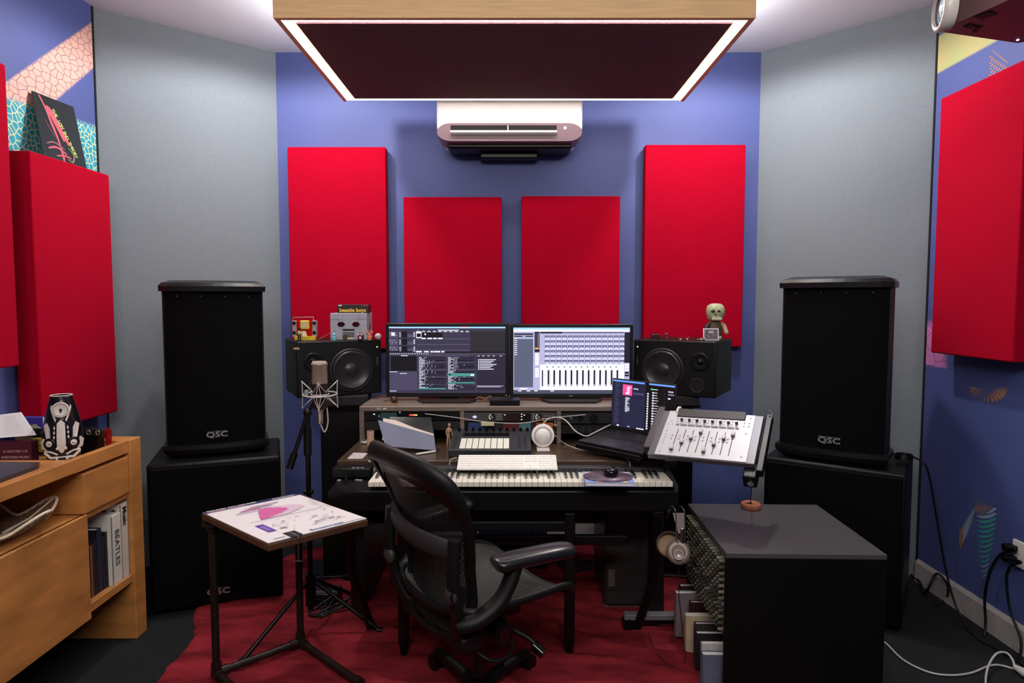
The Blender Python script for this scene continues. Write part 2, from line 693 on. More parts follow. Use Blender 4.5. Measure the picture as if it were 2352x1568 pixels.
# ------------------------------------------------------------------ ceiling cloud with light strips
ZCL = 2.5
p0, p1 = atZ(627, 41, ZCL), atZ(1738, 39, ZCL)
q0 = atZ(803, 236, ZCL)
CW = (p1.x - p0.x)
cx = (p0.x + p1.x) / 2
ya, yb = p0.y, q0.y
t = thing('ceiling_cloud', 'pale oak framed ceiling raft with dark fabric underside and glowing light strips', 'ceiling panel', (cx, (ya + yb) / 2, ZCL))
hw, hd = CW / 2, (yb - ya) / 2
LEDM = mat('led_strip', (255, 244, 236), 0.4, em=LED_DOWN)
LEDU = mat('led_uplight', (232, 242, 255), 0.4, em=LED_UP)
DARKF = mat('dark_plum_fabric', (112, 84, 92), 0.95, bump=0.5, bs=500, var=0.12, vs=60, spec=0.05)
H = 0.17
b = MB(); b.box(-hw, hw, -hd, -hd + .022, 0, H, WOODL); b.make('front_board', t)
b = MB(); b.box(-hw, hw, hd - .022, hd, .013, H, WOODL); b.make('rear_board', t)
for s in (-1, 1):
    b = MB(); b.box(min(s * hw, s * (hw - .022)), max(s * hw, s * (hw - .022)), -hd + .022, hd - .022, 0, H, WOODL); b.make('side_board', t)
b = MB(); b.box(-hw + .062, hw - .062, -hd + .055, hd - .048, .004, .10, DARKF, 0.006); b.make('fabric_panel', t)
for s in (-1, 1):
    b = MB(); xa, xb = s * (hw - .030), s * (hw - .050); b.box(min(xa, xb), max(xa, xb), -hd + .03, hd - .026, .006, .012, LEDM); b.make('light_strip', t)
b = MB(); b.box(-hw + .03, hw - .03, -hd + .030, -hd + .046, .006, .012, LEDM); b.make('light_strip', t)
b = MB(); b.box(-hw + .03, hw - .03, hd - .044, hd - .026, .006, .012, LEDM); b.make('light_strip', t)
b = MB(); b.box(-hw + .022, hw - .022, -hd + .022, hd - .022, .125, .14, mat('white_board', (225, 225, 225), .7)); b.make('top_board', t)
for s in (-1, 1):
    b = MB(); b.box(s * (hw - .011) - .008, s * (hw - .011) + .008, -hd + .03, hd - .03, H + .001, H + .007, LEDU); b.make('uplight_strip', t)
for sx in (-1, 1):
    for sy in (-1, 1):
        b = MB(); b.cyl((sx * (hw - .2), sy * (hd - .2), .14), (sx * (hw - .2), sy * (hd - .2), ZC - ZCL), .002, STEEL, n=6); b.make('suspension_wire', t)

# recessed ceiling downlights (just above the picture's edge)
for i, (lx_, ly_) in enumerate(LAMPS):
    t = thing('ceiling_downlight', ['round recessed ceiling downlight near the back wall, left', 'round recessed ceiling downlight near the back wall, right', 'round recessed ceiling downlight towards the room rear, left', 'round recessed ceiling downlight towards the room rear, right'][i], 'downlight', (lx_, ly_, 2.9))
    b = MB(); b.lathe([(.045, -.002), (.055, -.008), (.062, -.001), (.045, -.001)], mat('white_board', (225, 225, 225), .7), caps=False); b.make('trim_ring', t)
    b = MB(); b.lathe([(.0005, -.003), (.045, -.003)], em((255, 246, 240), 8), caps=False); b.make('lamp_face', t)

# ------------------------------------------------------------------ air conditioner
YA = 3.70
xl, xr = atY(1003, 290, YA).x, atY(1338, 290, YA).x
zt, zm, zl = 2.62, atY(1170, 290, YA).z, atY(1170, 326, YA).z
acx, aw = (xl + xr) / 2, (xr - xl) / 2
t = thing('air_conditioner', 'white wall-mounted air conditioner with mauve grey lower housing on back wall', 'air conditioner', (acx, YB, 0))
MAUVE = mat('mauve_plastic', (128, 104, 116), 0.35)
ACW = mat('ac_white', (236, 236, 234), 0.35)
b = MB(); b.box(-aw, aw, YA - YB, -.06, zm - .02, zt, ACW, .012, 3); b.make('front_panel', t)
b = MB(); b.box(-aw + .03, aw - .03, -.08, -.002, zl - .0, zt - .02, ACW, .01); b.make('body', t)
prof = []
zmid = (zm + zl) / 2 + .004
R1 = (zm - zl) / 2 + .008
out = []
for k in range(9):
    a = PI / 2 + PI * k / 8
    out.append((-aw + R1 * 1.5 + R1 * 1.5 * math.cos(a), zmid + R1 * math.sin(a)))
for k in range(9):
    a = -PI / 2 + PI * k / 8
    out.append((aw - R1 * 1.5 + R1 * 1.5 * math.cos(a), zmid + R1 * math.sin(a)))
y1 = YA - YB - .03
rows = [(1.0, y1 + .02), (1.0, y1 + .006), (.985, y1), ]
b = MB()
n = len(out)
vs, fs = [], []
lay = [(1.0, .0, -.1), (1.0, .0, y1 + .03), (.99, .0, y1 + .008), (.965, .0, y1)]
for sc, dz, y in lay:
    for (x, z) in out:
        vs.append((x * (1 - (1 - sc) * .4), y, zmid + (z - zmid) * sc))
for k in range(len(lay) - 1):
    for i in range(n):
        fs.append((k * n + i, k * n + (i + 1) % n, (k + 1) * n + (i + 1) % n, (k + 1) * n + i))
b.add(vs, fs, MAUVE, True)
b.add(vs[-n:], [tuple(range(n))], MAUVE)
b.make('lower_housing', t)
b = MB(); xo0, xo1 = atY(1036, 300, YA).x - acx, atY(1278, 300, YA).x - acx
zo1, zo0 = atY(1170, 291, YA).z, atY(1170, 311, YA).z
b.box(xo0, xo1, y1 - .001, y1 + .002, zo0, zo1, BLKM); b.make('air_outlet', t)
b = MB(); b.box(xo0, xo1, y1 - .022, y1 - .004, zo0 - .001, zo0 + .006, ACW, R=Matrix.Rotation(math.radians(-35), 3, 'X'))
b.box(xo0, xo1, y1 - .008, y1 - .003, zo0 + .002, zo0 + .019, ACW); b.make('flap', t)
b = MB(); b.box(-.012, -.006, y1 - .009, y1, zo0 + .01, zo1 - .004, ACW); b.make('flap_bracket', t)
b = MB(); b.ball((atY(1297, 297, YA).x - acx, y1 + .001, atY(1297, 297, YA).z), .009, em((120, 190, 255), 4), sq=(1, .3, 1)); b.make('indicator_light', t)
b = MB(); b.box(-aw * .86, aw * .86, -.22, -.01, zl - .028, zl + .006, BLK, .01)
b.box(-aw * .42, aw * .4, -.12, -.006, zl - .06, zl - .026, BLK, .006); b.make('underside_tray', t)
b = MB(); b.text('DAIKIN', .013, mat('logo_grey', (170, 170, 172), .5), FRONT(.008, YA - YB - .0006, atY(1170, 271, YA).z), .0003); b.make('logo', t)

# ------------------------------------------------------------------ red acoustic panels


def red_panel(cxyz, w, h, d, label, rz=0.0):
    """origin at bottom-centre of the back; front faces local -Y"""
    o = thing('acoustic_panel', label, 'acoustic panel', cxyz, rz, 'red fabric acoustic panels')
    m = MB(); m.box(-w / 2, w / 2, -d, -.012, 0, h, REDF, .006, 2); m.make('fabric_cover', o)
    m = MB()
    for s in (-1, 1):
        m.box(s * w * .3 - .02, s * w * .3 + .02, -.013, 0, h - .14, h - .08, STEEL)
    m.make('wall_bracket', o)
    return o


def back_panel(u0, u1, v0, h, label):
    Y = YB - .085
    a, c = atY(u0, v0, Y), atY(u1, v0, Y)
    return red_panel(((a.x + c.x) / 2, YB, a.z - h), c.x - a.x, h, .085, label)


back_panel(659, 885, 337, 1.18, 'tall red fabric panel on back wall behind the left studio speaker')
back_panel(926, 1152, 452, 1.18, 'lower red fabric panel on back wall behind the left computer monitor')
back_panel(1198, 1425, 450, 1.18, 'lower red fabric panel on back wall behind the right computer monitor')
back_panel(1483, 1714, 332, 1.18, 'tall red fabric panel on back wall behind the right studio speaker')
red_panel((-XW, 2.99, .885), .53, 1.17, .11, 'red fabric panel on left wall with record sleeve leaning on top', PI / 2)
red_panel((-XW, 2.28, 1.18), .62, 1.17, .13, 'red fabric panel on left wall, higher and cut off by left image edge', PI / 2)
red_panel((XW, 2.825, 1.195), .51, 1.175, .11, 'large red fabric panel on right mural wall below the projector', -PI / 2)

#@@ SPEAKERS
# ------------------------------------------------------------------ PA speakers and subwoofers
LOGO = mat('logo_silver', (190, 190, 192), 0.35, 0.6)


def two(p, q):
    """centre, width and heading of a front edge running left p -> right q"""
    d = Vector((q.x - p.x, q.y - p.y, 0))
    return (p + q) / 2, d.length, math.atan2(d.y, d.x)


def subwoofer(p, q, label):
    c, wd, a = two(p, q)
    o = thing('subwoofer', label, 'speaker', (c.x, c.y, 0), a, 'floor standing subwoofers')
    h, dp, hw = .70, .46, wd / 2
    m = MB(); m.box(-hw, hw, .012, dp, .012, h, mat('black_textured_paint', (6, 6, 7), .42, bump=.25, bs=260, spec=.3), .012, 2); m.make('cabinet', o)
    m = MB(); m.box(-hw + .012, hw - .012, -.004, .014, .03, h - .016, GRILLE, .006); m.make('grille', o)
    m = MB(); m.box(-.04, .04, -.007, -.003, .065, .105, BLK, .003)
    m.text('QSC', .038, LOGO, FRONT(0, -.0075, .085), .001, bold=.0006, sx=1.35); m.make('logo', o)
    for sx in (-1, 1):
        for y in (.05, dp - .05):
            m = MB(); m.cyl((sx * (hw - .05), y, 0), (sx * (hw - .05), y, .014), .02, BLK); m.make('foot', o)
    m = MB(); m.box(hw - .002, hw + .004, .15, .35, .44, .52, BLKM, .003) if a < 0 else m.box(-hw - .004, -hw + .002, .15, .35, .44, .52, BLKM, .003); m.make('handle', o)
    return o


def pa_speaker(p, q, ztop, label):
    c, wd, a = two(p, q)
    z0 = .70
    o = thing('pa_speaker', label, 'speaker', (c.x, c.y, z0), a, 'loudspeakers stacked on subwoofers')
    hw, h, dp = wd / 2 - .012, ztop - z0, .36
    # trapezoid plan, rounded rear
    m = MB()
    plan = [(-hw, .02), (hw, .02), (hw, .16), (hw * .62, dp), (-hw * .62, dp), (-hw, .16)]
    m.prism([(x, y, .05) for x, y in plan], (0, 0, h - .09), mat('black_cabinet', (6, 6, 7), .5, bump=.3, bs=300, spec=.3)); m.make('cabinet', o)
    # slightly bowed grille
    m = MB()
    n = 10
    bow = [(-hw + .006 + (2 * hw - .012) * i / n, .018 - .035 * math.sin(PI * i / n) ** .7) for i in range(n + 1)]
    m.prism([(x, y, .055) for x, y in bow], (0, 0, h - .10), GRILLE); m.make('grille', o)

    def cap(zs, name, mt, flip):
        ring = []
        for i in range(n + 1):
            ring.append((-hw + 2 * hw * i / n, .008 - .04 * math.sin(PI * i / n) ** .7))
        ring += [(hw, .17), (hw * .66, dp + .01), (-hw * .66, dp + .01), (-hw, .17)]
        mm = MB()
        k = len(ring)
        vs, fs = [], []
        for z, s in zs:
            for x, y in ring:
                vs.append((x * s, (y - .15) * s + .15, z))
        for j in range(len(zs) - 1):
            for i in range(k):
                fs.append((j * k + i, j * k + (i + 1) % k, (j + 1) * k + (i + 1) % k, (j + 1) * k + i))
        fs += [tuple(range(k)), tuple(range(len(vs) - k, len(vs)))]
        mm.add(vs, fs, mt)
        return mm.make(name, o)
    cap([(h - .052, 1.05), (h - .028, 1.06), (h - .012, 1.0), (h, .84)], 'top_cap', mat('cap_plastic', (20, 19, 20), .3), False)
    cap([(0, .88), (.016, 1.0), (.04, 1.07), (.06, 1.06)], 'bottom_cap', mat('cap_plastic', (20, 19, 20), .3), True)
    m = MB(); m.box(-.048, .048, -.024, -.016, .085, .12, BLK, .003)
    m.text('QSC', .036, LOGO, FRONT(0, -.0245, .1025), .001, bold=.0006, sx=1.35); m.make('logo', o)
    m = MB()
    for i in range(4):
        x = -hw * .7 + hw * 1.4 * i / 3
        m.cyl((x, -.016, h - .075), (x, -.022, h - .075), .004, DGREY, n=8)
    m.make('grille_screws', o)['kind'] = 'stuff'
    return o


sl, sr = Vector((-1.64, 2.88, 0)), Vector((-1.105, 3.075, 0))
rl, rr = Vector((1.195, 3.06, 0)), Vector((1.675, 2.73, 0))
subwoofer(sl, sr, 'black subwoofer on the floor beside the wooden cabinet, under the left loudspeaker')
subwoofer(rl, rr, 'black subwoofer on the floor behind the black rack cabinet, under the right loudspeaker')
a0, a1 = atZ(376, 1054, .7), atZ(618, 1034, .7)
pa_speaker(a0, a1, 1.535, 'tall black loudspeaker stacked on the left subwoofer before grey fabric wall')
a0, a1 = atZ(1781, 1044, .7), atZ(2040, 1078, .7)
pa_speaker(a0, a1, 1.55, 'tall black loudspeaker stacked on the right subwoofer before grey fabric wall')
# cable coil behind right speaker and cord down to floor
m = MB()
pts = []
for i in range(40):
    a = i * .7
    pts.append((1.80 + .035 * math.cos(a), 2.96 + .03 * math.sin(a), .712 + .0006 * i))
m.tube(pts, .004, BLK, 6)
tag(m.make('cable_coil'), 'small coil of black cable on top of the right subwoofer', 'cable')
cp = [atZ(2062, 1040, .72), atX(2082, 1050, 1.86), atX(2100, 1115, 1.9), atX(2122, 1250, 1.93), atX(2150, 1330, 1.93), atX(2170, 1372, 1.93)]
cp = [Vector((1.84, 2.98, .725)), Vector((1.875, 2.93, .70)), Vector((1.90, 2.92, .62)), Vector((1.93, 2.90, .42)), Vector((1.955, 2.86, .2)), Vector((1.97, 2.80, .07)), Vector((1.98, 2.70, .006)), Vector((2.0, 2.6, .005)), Vector((2.02, 2.45, .005)), Vector((2.0, 2.3, .005))]
m = MB(); m.tube(spline(cp, 8), .0045, BLK, 6); tag(m.make('speaker_cable'), 'thin black cord hanging from the right loudspeaker down to the carpet', 'cable')
m = MB(); m.tube(spline([atZ(2090, 1318, .01), atZ(2112, 1335, .02), Vector((1.99, 3.06, .04)), atX(2150, 1318, 2.03), atX(2172, 1335, 2.05), atX(2178, 1355, 2.03), atZ(2172, 1376, .006), atZ(2150, 1392, .006)], 8), .006, BLK, 6)
tag(m.make('floor_cable'), 'thick black cable looping against the baseboard beside the right subwoofer', 'cable')
# wall outlet with two plugs and cords
t = thing('wall_outlet', 'white wall outlet at the right image edge with black plugs', 'outlet', (XW, atX(2350, 1275, XW).y, atX(2350, 1275, XW).z))
m = MB(); m.box(-.012, 0, -.06, .045, -.055, .055, WHITE, .004, 2); m.make('face_plate', t)
for k, (dz, pth) in enumerate([(.02, [(2335, 1262), (2300, 1272), (2275, 1310), (2262, 1370), (2264, 1430)]), (-.025, [(2345, 1290), (2322, 1300), (2312, 1330), (2320, 1400), (2345, 1470)])]):
    z0 = t.location.z + dz
    m = MB(); m.box(XW - .055, XW - .013, t.location.y + .01, t.location.y + .05, z0 - .014, z0 + .014, BLK, .005, 2)
    pp = [Vector((XW - .055, t.location.y + .03, z0))] + [atX(u, v, XW - .05) for u, v in pth]
    e = pp[-1]
    pp.append(Vector((e.x - .02, e.y - .02, .006)) if e.z > .02 else Vector((e.x - .06, e.y - .1, .006)))
    m.tube(spline(pp, 8), .0055, BLK, 6)
    tag(m.make('power_plug'), ['upper black plug and cord in the right wall outlet', 'lower black plug and cord in the right wall outlet'][k], 'plug')
# white cord and its plug on the floor
m = MB()
WC = mat('white_cord', (190, 188, 186), .5)
m.tube(spline([atZ(u, v, .006) for u, v in [(2020, 1470), (2036, 1478), (2075, 1515), (2130, 1542), (2180, 1550), (2230, 1545), (2275, 1528), (2310, 1530), (2380, 1556)]], 8), .0042, WC, 6)
tag(m.make('white_cable'), 'white cord lying in a curve on the dark carpet beside the rack cabinet', 'cable')
m = MB()
m.tube(spline([atZ(2268, 1600, .006), atZ(2264, 1560, .012), atZ(2272, 1525, .03) , atZ(2290, 1500, .05), atZ(2312, 1499, .05), atZ(2326, 1515, .04), atZ(2330, 1530, .025)], 8), .0042, WC, 6)
e = atZ(2330, 1530, .025)
m.cyl(e, e + Vector((.01, -.03, -.004)), .009, WC, .016, 12)
m.cyl(e + Vector((.01, -.03, -.004)), e + Vector((.016, -.058, -.008)), .017, WC, .014, 12)
tag(m.make('extension_cord'), 'white cord standing in a loop and ending in a white plug', 'cable')

# ------------------------------------------------------------------ studio monitors on stands
CONE = mat('woofer_cone', (34, 34, 37), .36)


def studio_monitor(c, rz, mir, label):
    """c = centre of the front bottom edge"""
    o = thing('studio_monitor', label, 'speaker', c, rz, 'studio monitors beside the desk')
    W, Hh, D = .425, .280, .34
    m = MB(); m.box(-W / 2, W / 2, 0, D, 0, Hh, mat('black_vinyl', (10, 10, 11), .45, bump=.15, bs=300, spec=.35), .006, 2); m.make('cabinet', o)
    wx, wz = mir * .055, .128
    Q = Matrix.Rotation(PI / 2, 3, 'X')     # local z -> -y
    m = MB(); m.lathe([(.112, -.001), (.112, .004), (.106, .008), (.099, .006), (.099, .0)], DGREY, (wx, 0, wz), 40, Q, caps=False); m.make('woofer_frame', o)
    m = MB(); m.lathe([(.100, .004), (.097, .013), (.090, .016), (.085, .012), (.06, .005), (.038, .0015), (.034, .002), (.028, .006), (.014, .010), (.0005, .011)], CONE, (wx, -.001, wz), 40, Q); m.make('woofer', o)
    m = MB(); tx = -mir * .135; m.lathe([(.046, 0), (.046, .005), (.04, .006), (.02, .0015), (.014, .001), (.0138, .004), (.008, .010), (.0005, .0115)], BLK, (tx, -.0005, .178), 32, Q); m.make('tweeter', o)
    m = MB(); m.lathe([(.038, .0), (.037, .005), (.031, .004), (.030, .0005)], DGREY, (tx + mir * .012, -.0008, .058), 28, Q, caps=False); m.lathe([(.030, .0012), (.0005, .0012)], BLKM, (tx + mir * .012, -.0008, .058), 28, Q); m.make('bass_port', o)
    m = MB(); m.cyl((mir * .19, -.002, .242), (mir * .19, .001, .242), .003, em((240, 240, 220), 3)); m.make('power_light', o)
    m = MB(); m.box(mir * .19 - .0015, mir * .19 + .0015, -.001, .001, .15, .19, mat('label_grey', (120, 120, 120), .5)); m.make('mark', o)
    return o


def speaker_stand(x, y, rz, ztop, label):
    o = thing('speaker_stand', label, 'stand', (x, y, 0), rz, 'studio monitor stands')
    sgn = -1 if x < 0 else 1
    m = MB(); m.box(min(-sgn * .10, sgn * .20), max(-sgn * .10, sgn * .20), -.02, .22, 0, .022, BLK, .004); m.make('base_plate', o)
    m = MB(); m.box(-.115, .115, .04, .13, .022, ztop - .06, BLK, .004); m.make('column', o)
    m = MB(); m.box(-.14, .14, -.03, .24, ztop - .06, ztop - .048, BLK, .003); m.make('top_plate', o)
    m = MB(); m.box(.0, .13, -.05, .24, ztop - .048, ztop, mat('foam_pad', (30, 30, 32), .9), .004)
    m.box(-.13, -.0, -.05, .24, ztop - .048, ztop - .001, mat('foam_pad', (30, 30, 32), .9), .004); m.make('isolation_pad', o)
    return o


ML = Vector((-.868, 3.292, .958)); MR = Vector((.818, 3.30, .958))
aL, aR = math.radians(28), math.radians(-31)
studio_monitor(ML, aL, 1, 'black two-way studio monitor left of the desk carrying toys')
studio_monitor(MR, aR, -1, 'black two-way studio monitor right of the desk with skull-headed toy on top')
speaker_stand(ML.x + .0, ML.y + .02, math.radians(8), ML.z, 'black column stand under the left studio monitor')
speaker_stand(MR.x - .0, MR.y + .02, math.radians(-8), MR.z, 'black column stand under the right studio monitor')
ZM = .958 + .280


def onL(x, y):      # place on the left monitor's top (its own axes)
    return Vector((ML.x + math.cos(aL) * x - math.sin(aL) * y, ML.y + math.sin(aL) * x + math.cos(aL) * y, ZM))


# ------------------------------------------------------------------ toys on the left monitor
def TY(u, Y):
    """x of a pixel column on depth Y at the monitor tops"""
    return atY(u, 775, Y).x


Y1 = 3.36
ACR_R = mat('red_acrylic', (190, 20, 20), .15, alpha=.75)
YEL = mat('yellow_plastic', (228, 196, 60), .4)
SILV = mat('silver_plastic', (176, 170, 166), .35, .3)
g = .00224      # metres per pixel at Y1
t = thing('toy_boombox', 'little red and silver toy boombox with yellow front piece on left speaker', 'toy', (TY(698, Y1), Y1 + .02, ZM), 0)
m = MB(); m.box(-.045, .045, -.008, .012, .018, .098, ACR_R, .003); m.make('body', t)
for s in (-1, 1):
    m = MB(); m.box(s * .052 - .011, s * .052 + .011, -.012, .014, .012, .098, SILV, .002)
    m.box(s * .052 - .008, s * .052 + .008, -.0135, -.011, .078, .094, BLK)
    m.cyl((s * .052, -.0135, .036), (s * .052, -.011, .036), .009, BLK); m.make('speaker_box', t)
m = MB(); m.tube([(-.062, 0, .098), (-.062, 0, .114), (.045, 0, .117), (.045, 0, .098)], .002, SILV, 6); m.make('handle', t)
m = MB(); m.box(-.02, .028, -.020, -.010, .055, .100, YEL, .004); m.box(-.013, .020, -.0215, -.019, .062, .092, mat('sticker_pale', (210, 190, 150), .5)); m.make('yellow_card', t)
m = MB(); m.prism([(-.045, -.03, 0), (.04, -.045, 0), (.062, -.03, 0), (.06, .0, 0), (-.055, 0, 0)], (0, 0, .018), YEL)
m.cyl((.0, -.022, .018), (.0, -.022, .045), .018, mat('sticker_pale', (210, 190, 150), .5), .012); m.make('base', t)
t = thing('robot_box', 'grey cardboard robot head with hexagonal eyes on left speaker', 'toy', (TY(801, Y1), Y1 - .0, ZM), 0)
RB = mat('robot_grey', (168, 170, 184), .5, var=.08, vs=30)
bw = 84 * g / 2
m = MB(); m.box(-bw, bw, 0, .13, 0, .137, RB, .002); m.make('head', t)
m = MB()
for x in (-.055, .052):
    m.box(x, x + .0008, -.0006, .001, .09, .135, DGREY)
m.box(-bw, -.03, -.0006, .001, .105, .1058, DGREY); m.box(.03, bw, -.0006, .001, .105, .1058, DGREY); m.make('seam', t)
for s in (-1, 1):
    m = MB(); m.prism([(s * .038 - .0 + .021 * math.cos(PI / 3 * k + (0)), -.002, .080 + .014 * math.sin(PI / 3 * k)) for k in range(6)], (0, .003, 0), mat('dark_eye', (52, 10, 8), .2)); m.make('eye', t)
m = MB(); m.box(-.03, .03, -.002, .001, .048, .056, BLKM)
for k in range(3):
    m.box(-.03, .03, -.002, .001, .034 - k * .010, .038 - k * .010, BLKM)
m.make('grille', t)
m = MB(); m.cyl((-.018, -.006, .014), (-.018, .0, .014), .013, mat('brass_dark', (96, 84, 60), .4, .5)); m.box(-.028, .03, -.003, 0, .004, .012, CREAM); m.make('dial', t)
m = MB(); m.lathe([(.02, 0), (.02, .003), (.012, .003), (.011, .001), (.0005, .001)], mat('robot_side', (120, 96, 116), .5), (bw, .065, .07), 20, Matrix.Rotation(PI / 2, 3, 'Y')); m.make('ear_disc', t)
t = thing('music_box_set', 'dark card box lettered beastie boys in yellow on the robot head', 'box', (TY(809, Y1), Y1 + .02, ZM + .1375), 0)
m = MB(); m.box(-.082, .082, 0, .05, 0, .044, mat('dark_card', (44, 28, 34), .6, var=.5, vs=120), .001); m.make('carton', t)
m = MB(); m.text('beastie boys', .0275, mat('yellow_ink', (236, 196, 70), .5), FRONT(0, -.0008, .0145), .0003, bold=.0008); m.make('lettering', t)
m = MB(); m.quad([(-.075, -.0008, .036), (-.058, -.0008, .036), (-.055, -.0008, .042), (-.073, -.0008, .041)], WHITE); m.quad([(.045, -.0008, .037), (.078, -.0008, .037), (.078, -.0008, .040), (.045, -.0008, .039)], mat('dusty_pink', (170, 90, 100), .6)); m.make('corner_mark', t)
SKY = mat('sky_blue_plastic', (120, 196, 222), .4)
t = thing('small_figurine', 'tiny pale blue round-capped figurine in front of the robot head', 'toy', (TY(766, 3.30), 3.31, ZM), 0)
m = MB(); m.lathe([(.010, 0), (.011, .006), (.009, .014), (.0105, .018), (.006, .024)], SKY); m.make('body', t)
m = MB(); m.ball((0, 0, .029), .009, SKY); m.make('head', t)
t = thing('owl_figurine', 'small pink and dark owl figurine with white eye patches', 'toy', (TY(828, 3.33), 3.335, ZM), 0)
m = MB(); m.lathe([(.013, 0), (.017, .010), (.015, .022), (.016, .030), (.010, .038), (.0005, .040)], mat('plum_plastic', (92, 46, 62), .4)); m.make('body', t)
for s in (-1, 1):
    m = MB(); m.ball((s * .008, -.012, .028), .006, mat('blush_white', (224, 190, 196), .4)); m.ball((s * .008, -.0172, .028), .0022, BLK); m.make('eye', t)
m = MB(); m.ball((0, -.010, .012), .009, mat('blush_white', (224, 190, 196), .4)); m.make('belly', t)
t = thing('crossed_bones_figurine', 'small orange figurine with crossed bone shapes', 'toy', (TY(848, 3.34), 3.35, ZM), 0)
ORP = mat('salmon_plastic', (232, 130, 96), .4)
m = MB(); m.ball((0, 0, .012), .009, ORP); m.cyl((0, 0, 0), (0, 0, .006), .010, ORP); m.make('body', t)
for s in (-1, 1):
    m = MB(); m.tube([(-s * .010, -.003, .014), (s * .012, -.003, .042)], .0035, ORP, 8); m.ball((s * .010, -.003, .045), .004, ORP); m.ball((s * .016, -.003, .040), .004, ORP); m.make('bone', t)
m = MB()
m.ball((0, 0, .017), .017, mat('yarn_white', (206, 190, 192), .8, var=.4, vs=160, bump=1.0, bs=250))
tag(m.make('yarn_ball', loc=(TY(868, 3.37), 3.375, ZM)), 'little white wound ball at the right end of the left speaker top', 'ball')
t = thing('standing_figure', 'tiny dark figure with yellow green top at the left speaker corner', 'toy', (-1.055, 3.235, ZM), 0)
m = MB(); m.ball((0, 0, .042), .010, mat('lime_plastic', (190, 200, 120), .5), sq=(.8, .7, 1.3)); m.make('torso', t)
m = MB(); m.tube([(-.006, 0, 0), (-.004, 0, .032)], .0035, BLK, 6); m.tube([(.006, 0, 0), (.004, 0, .032)], .0035, BLK, 6); m.make('legs', t)
m = MB(); m.ball((0, 0, .062), .007, BLK); m.make('head', t)
m = MB(); m.tube([(-.016, 0, .036), (.014, -.004, .034)], .0025, DGREY, 6); m.make('arm', t)
m = MB(); m.ball((0, 0, 0), .017, mat('tan_cloth', (150, 118, 96), .7), sq=(1, .5, .45)); m.cyl((0, 0, 0), (0, 0, -.045), .004, BLK, .002, 8); m.cyl((0, .003, .0), (0, .006, .045), .0015, BLK, n=6)
tag(m.make('hanging_charm', loc=(-1.058, 3.196, ZM - .035)), 'small tan and black charm dangling from the left speaker corner', 'charm')
m = MB(); m.cyl((0, 0, 0), (.087, .0, .048), .0016, mat('pink_stick', (200, 120, 120), .5), .001, 6)
tag(m.make('thin_stick', loc=(TY(731, 3.33), 3.34, ZM + .004)), 'thin pink stick leaning against the robot head', 'stick')

# ------------------------------------------------------------------ toys on the right monitor
OL = mat('bone_olive', (176, 182, 140), .5, var=.25, vs=60)
OD = mat('olive_dark', (50, 40, 30), .5)
Y2 = 3.36
t = thing('skull_toy', 'toy figure with big olive skull head and tan arms on right speaker', 'toy', (TY(1642, Y2), Y2, ZM), 0)
m = MB(); m.lathe([(.028, 0), (.036, .02), (.038, .05), (.030, .085), (.016, .1)], mat('brown_robe', (92, 74, 58), .6, var=.3, vs=50), sy=.75); m.make('body', t)
m = MB(); m.lathe([(.0005, .094), (.022, .096), (.038, .108), (.046, .135), (.047, .155), (.040, .176), (.024, .186), (.0005, .188)], OL, n=28, sy=.9)
m.box(-.028, .020, -.040, -.03, .100, .120, OL, .004, 2); m.make('head', t)
m = MB(); m.ball((.022, .012, .148), .040, OD, sq=(.75, .85, .9)); m.make('hair', t)
for x in (-.024, .004):
    m = MB(); m.ball((x, -.038, .148), .0105, OD, sq=(1.1, .5, .8)); m.make('eye_socket', t)
m = MB(); m.ball((-.012, -.042, .134), .004, OD); m.make('nose', t)
m = MB()
for k in range(6):
    m.box(-.028 + k * .0085, -.021 + k * .0085, -.044, -.038, .104, .112, mat('tooth', (214, 214, 190), .4), .001)
m.make('teeth', t)['kind'] = 'stuff'
for s, mt in ((-1, OD), (1, mat('tan_plastic', (186, 156, 124), .5))):
    m = MB(); m.tube(spline([(s * .026, 0, .085), (s * .044, -.004, .068), (s * .052, -.016, .04)], 4), [.014 - .0004 * k for k in range(9)], mt, 10); m.ball((s * .053, -.018, .038), .011, mt); m.make('arm', t)
for s in (-1, 1):
    m = MB(); m.ball((s * .018, -.008, .010), .016, OD, sq=(1, 1.3, .62)); m.make('foot', t)
t = thing('photo_card', 'small framed black and white photo propped before the skull toy', 'photo', (TY(1634, 3.30), 3.302, ZM + .001), 0)
m = MB(); RX = Matrix.Rotation(math.radians(-10), 4, 'X'); m.T = RX
m.box(-.039, .039, 0, .002, 0, .061, PAPER); m.make('card', t)
m = MB(RX); m.box(-.0345, .0345, -.0008, 0, .004, .0565, mat('photo_print', (112, 98, 106), .5, var=.7, vs=90)); m.make('print', t)
m = MB(); m.box(-.012, .012, .010, .013, 0, .045, PAPER, R=Matrix.Rotation(math.radians(18), 3, 'X')); m.make('prop', t)
m = MB()
m.ball((0, 0, .011), .011, mat('mint_plastic', (150, 190, 170), .4)); tag(m.make('mint_ball', loc=(TY(1655, 3.325), 3.34, ZM)), 'pale mint ball between photo card and skull toy', 'ball')
m = MB()
for i in range(3):
    for j in range(2):
        m.box(-.022 + i * .0147, -.008 + i * .0147, j * .014, j * .014 + .013, 0, .026, mat('maroon_block', (56, 14, 20), .4), .001)
        m.cyl((-.015 + i * .0147, j * .014 + .0065, .026), (-.015 + i * .0147, j * .014 + .0065, .029), .004, mat('maroon_block', (56, 14, 20), .4), n=10)
tag(m.make('toy_bricks', loc=(TY(1507, 3.40), 3.40, ZM)), 'dark maroon studded toy bricks at the left end of the right speaker', 'toy')
t = thing('toy_skateboard', 'tiny red skateboard on the middle of the right speaker', 'toy', (TY(1570, 3.37), 3.37, ZM), .1)
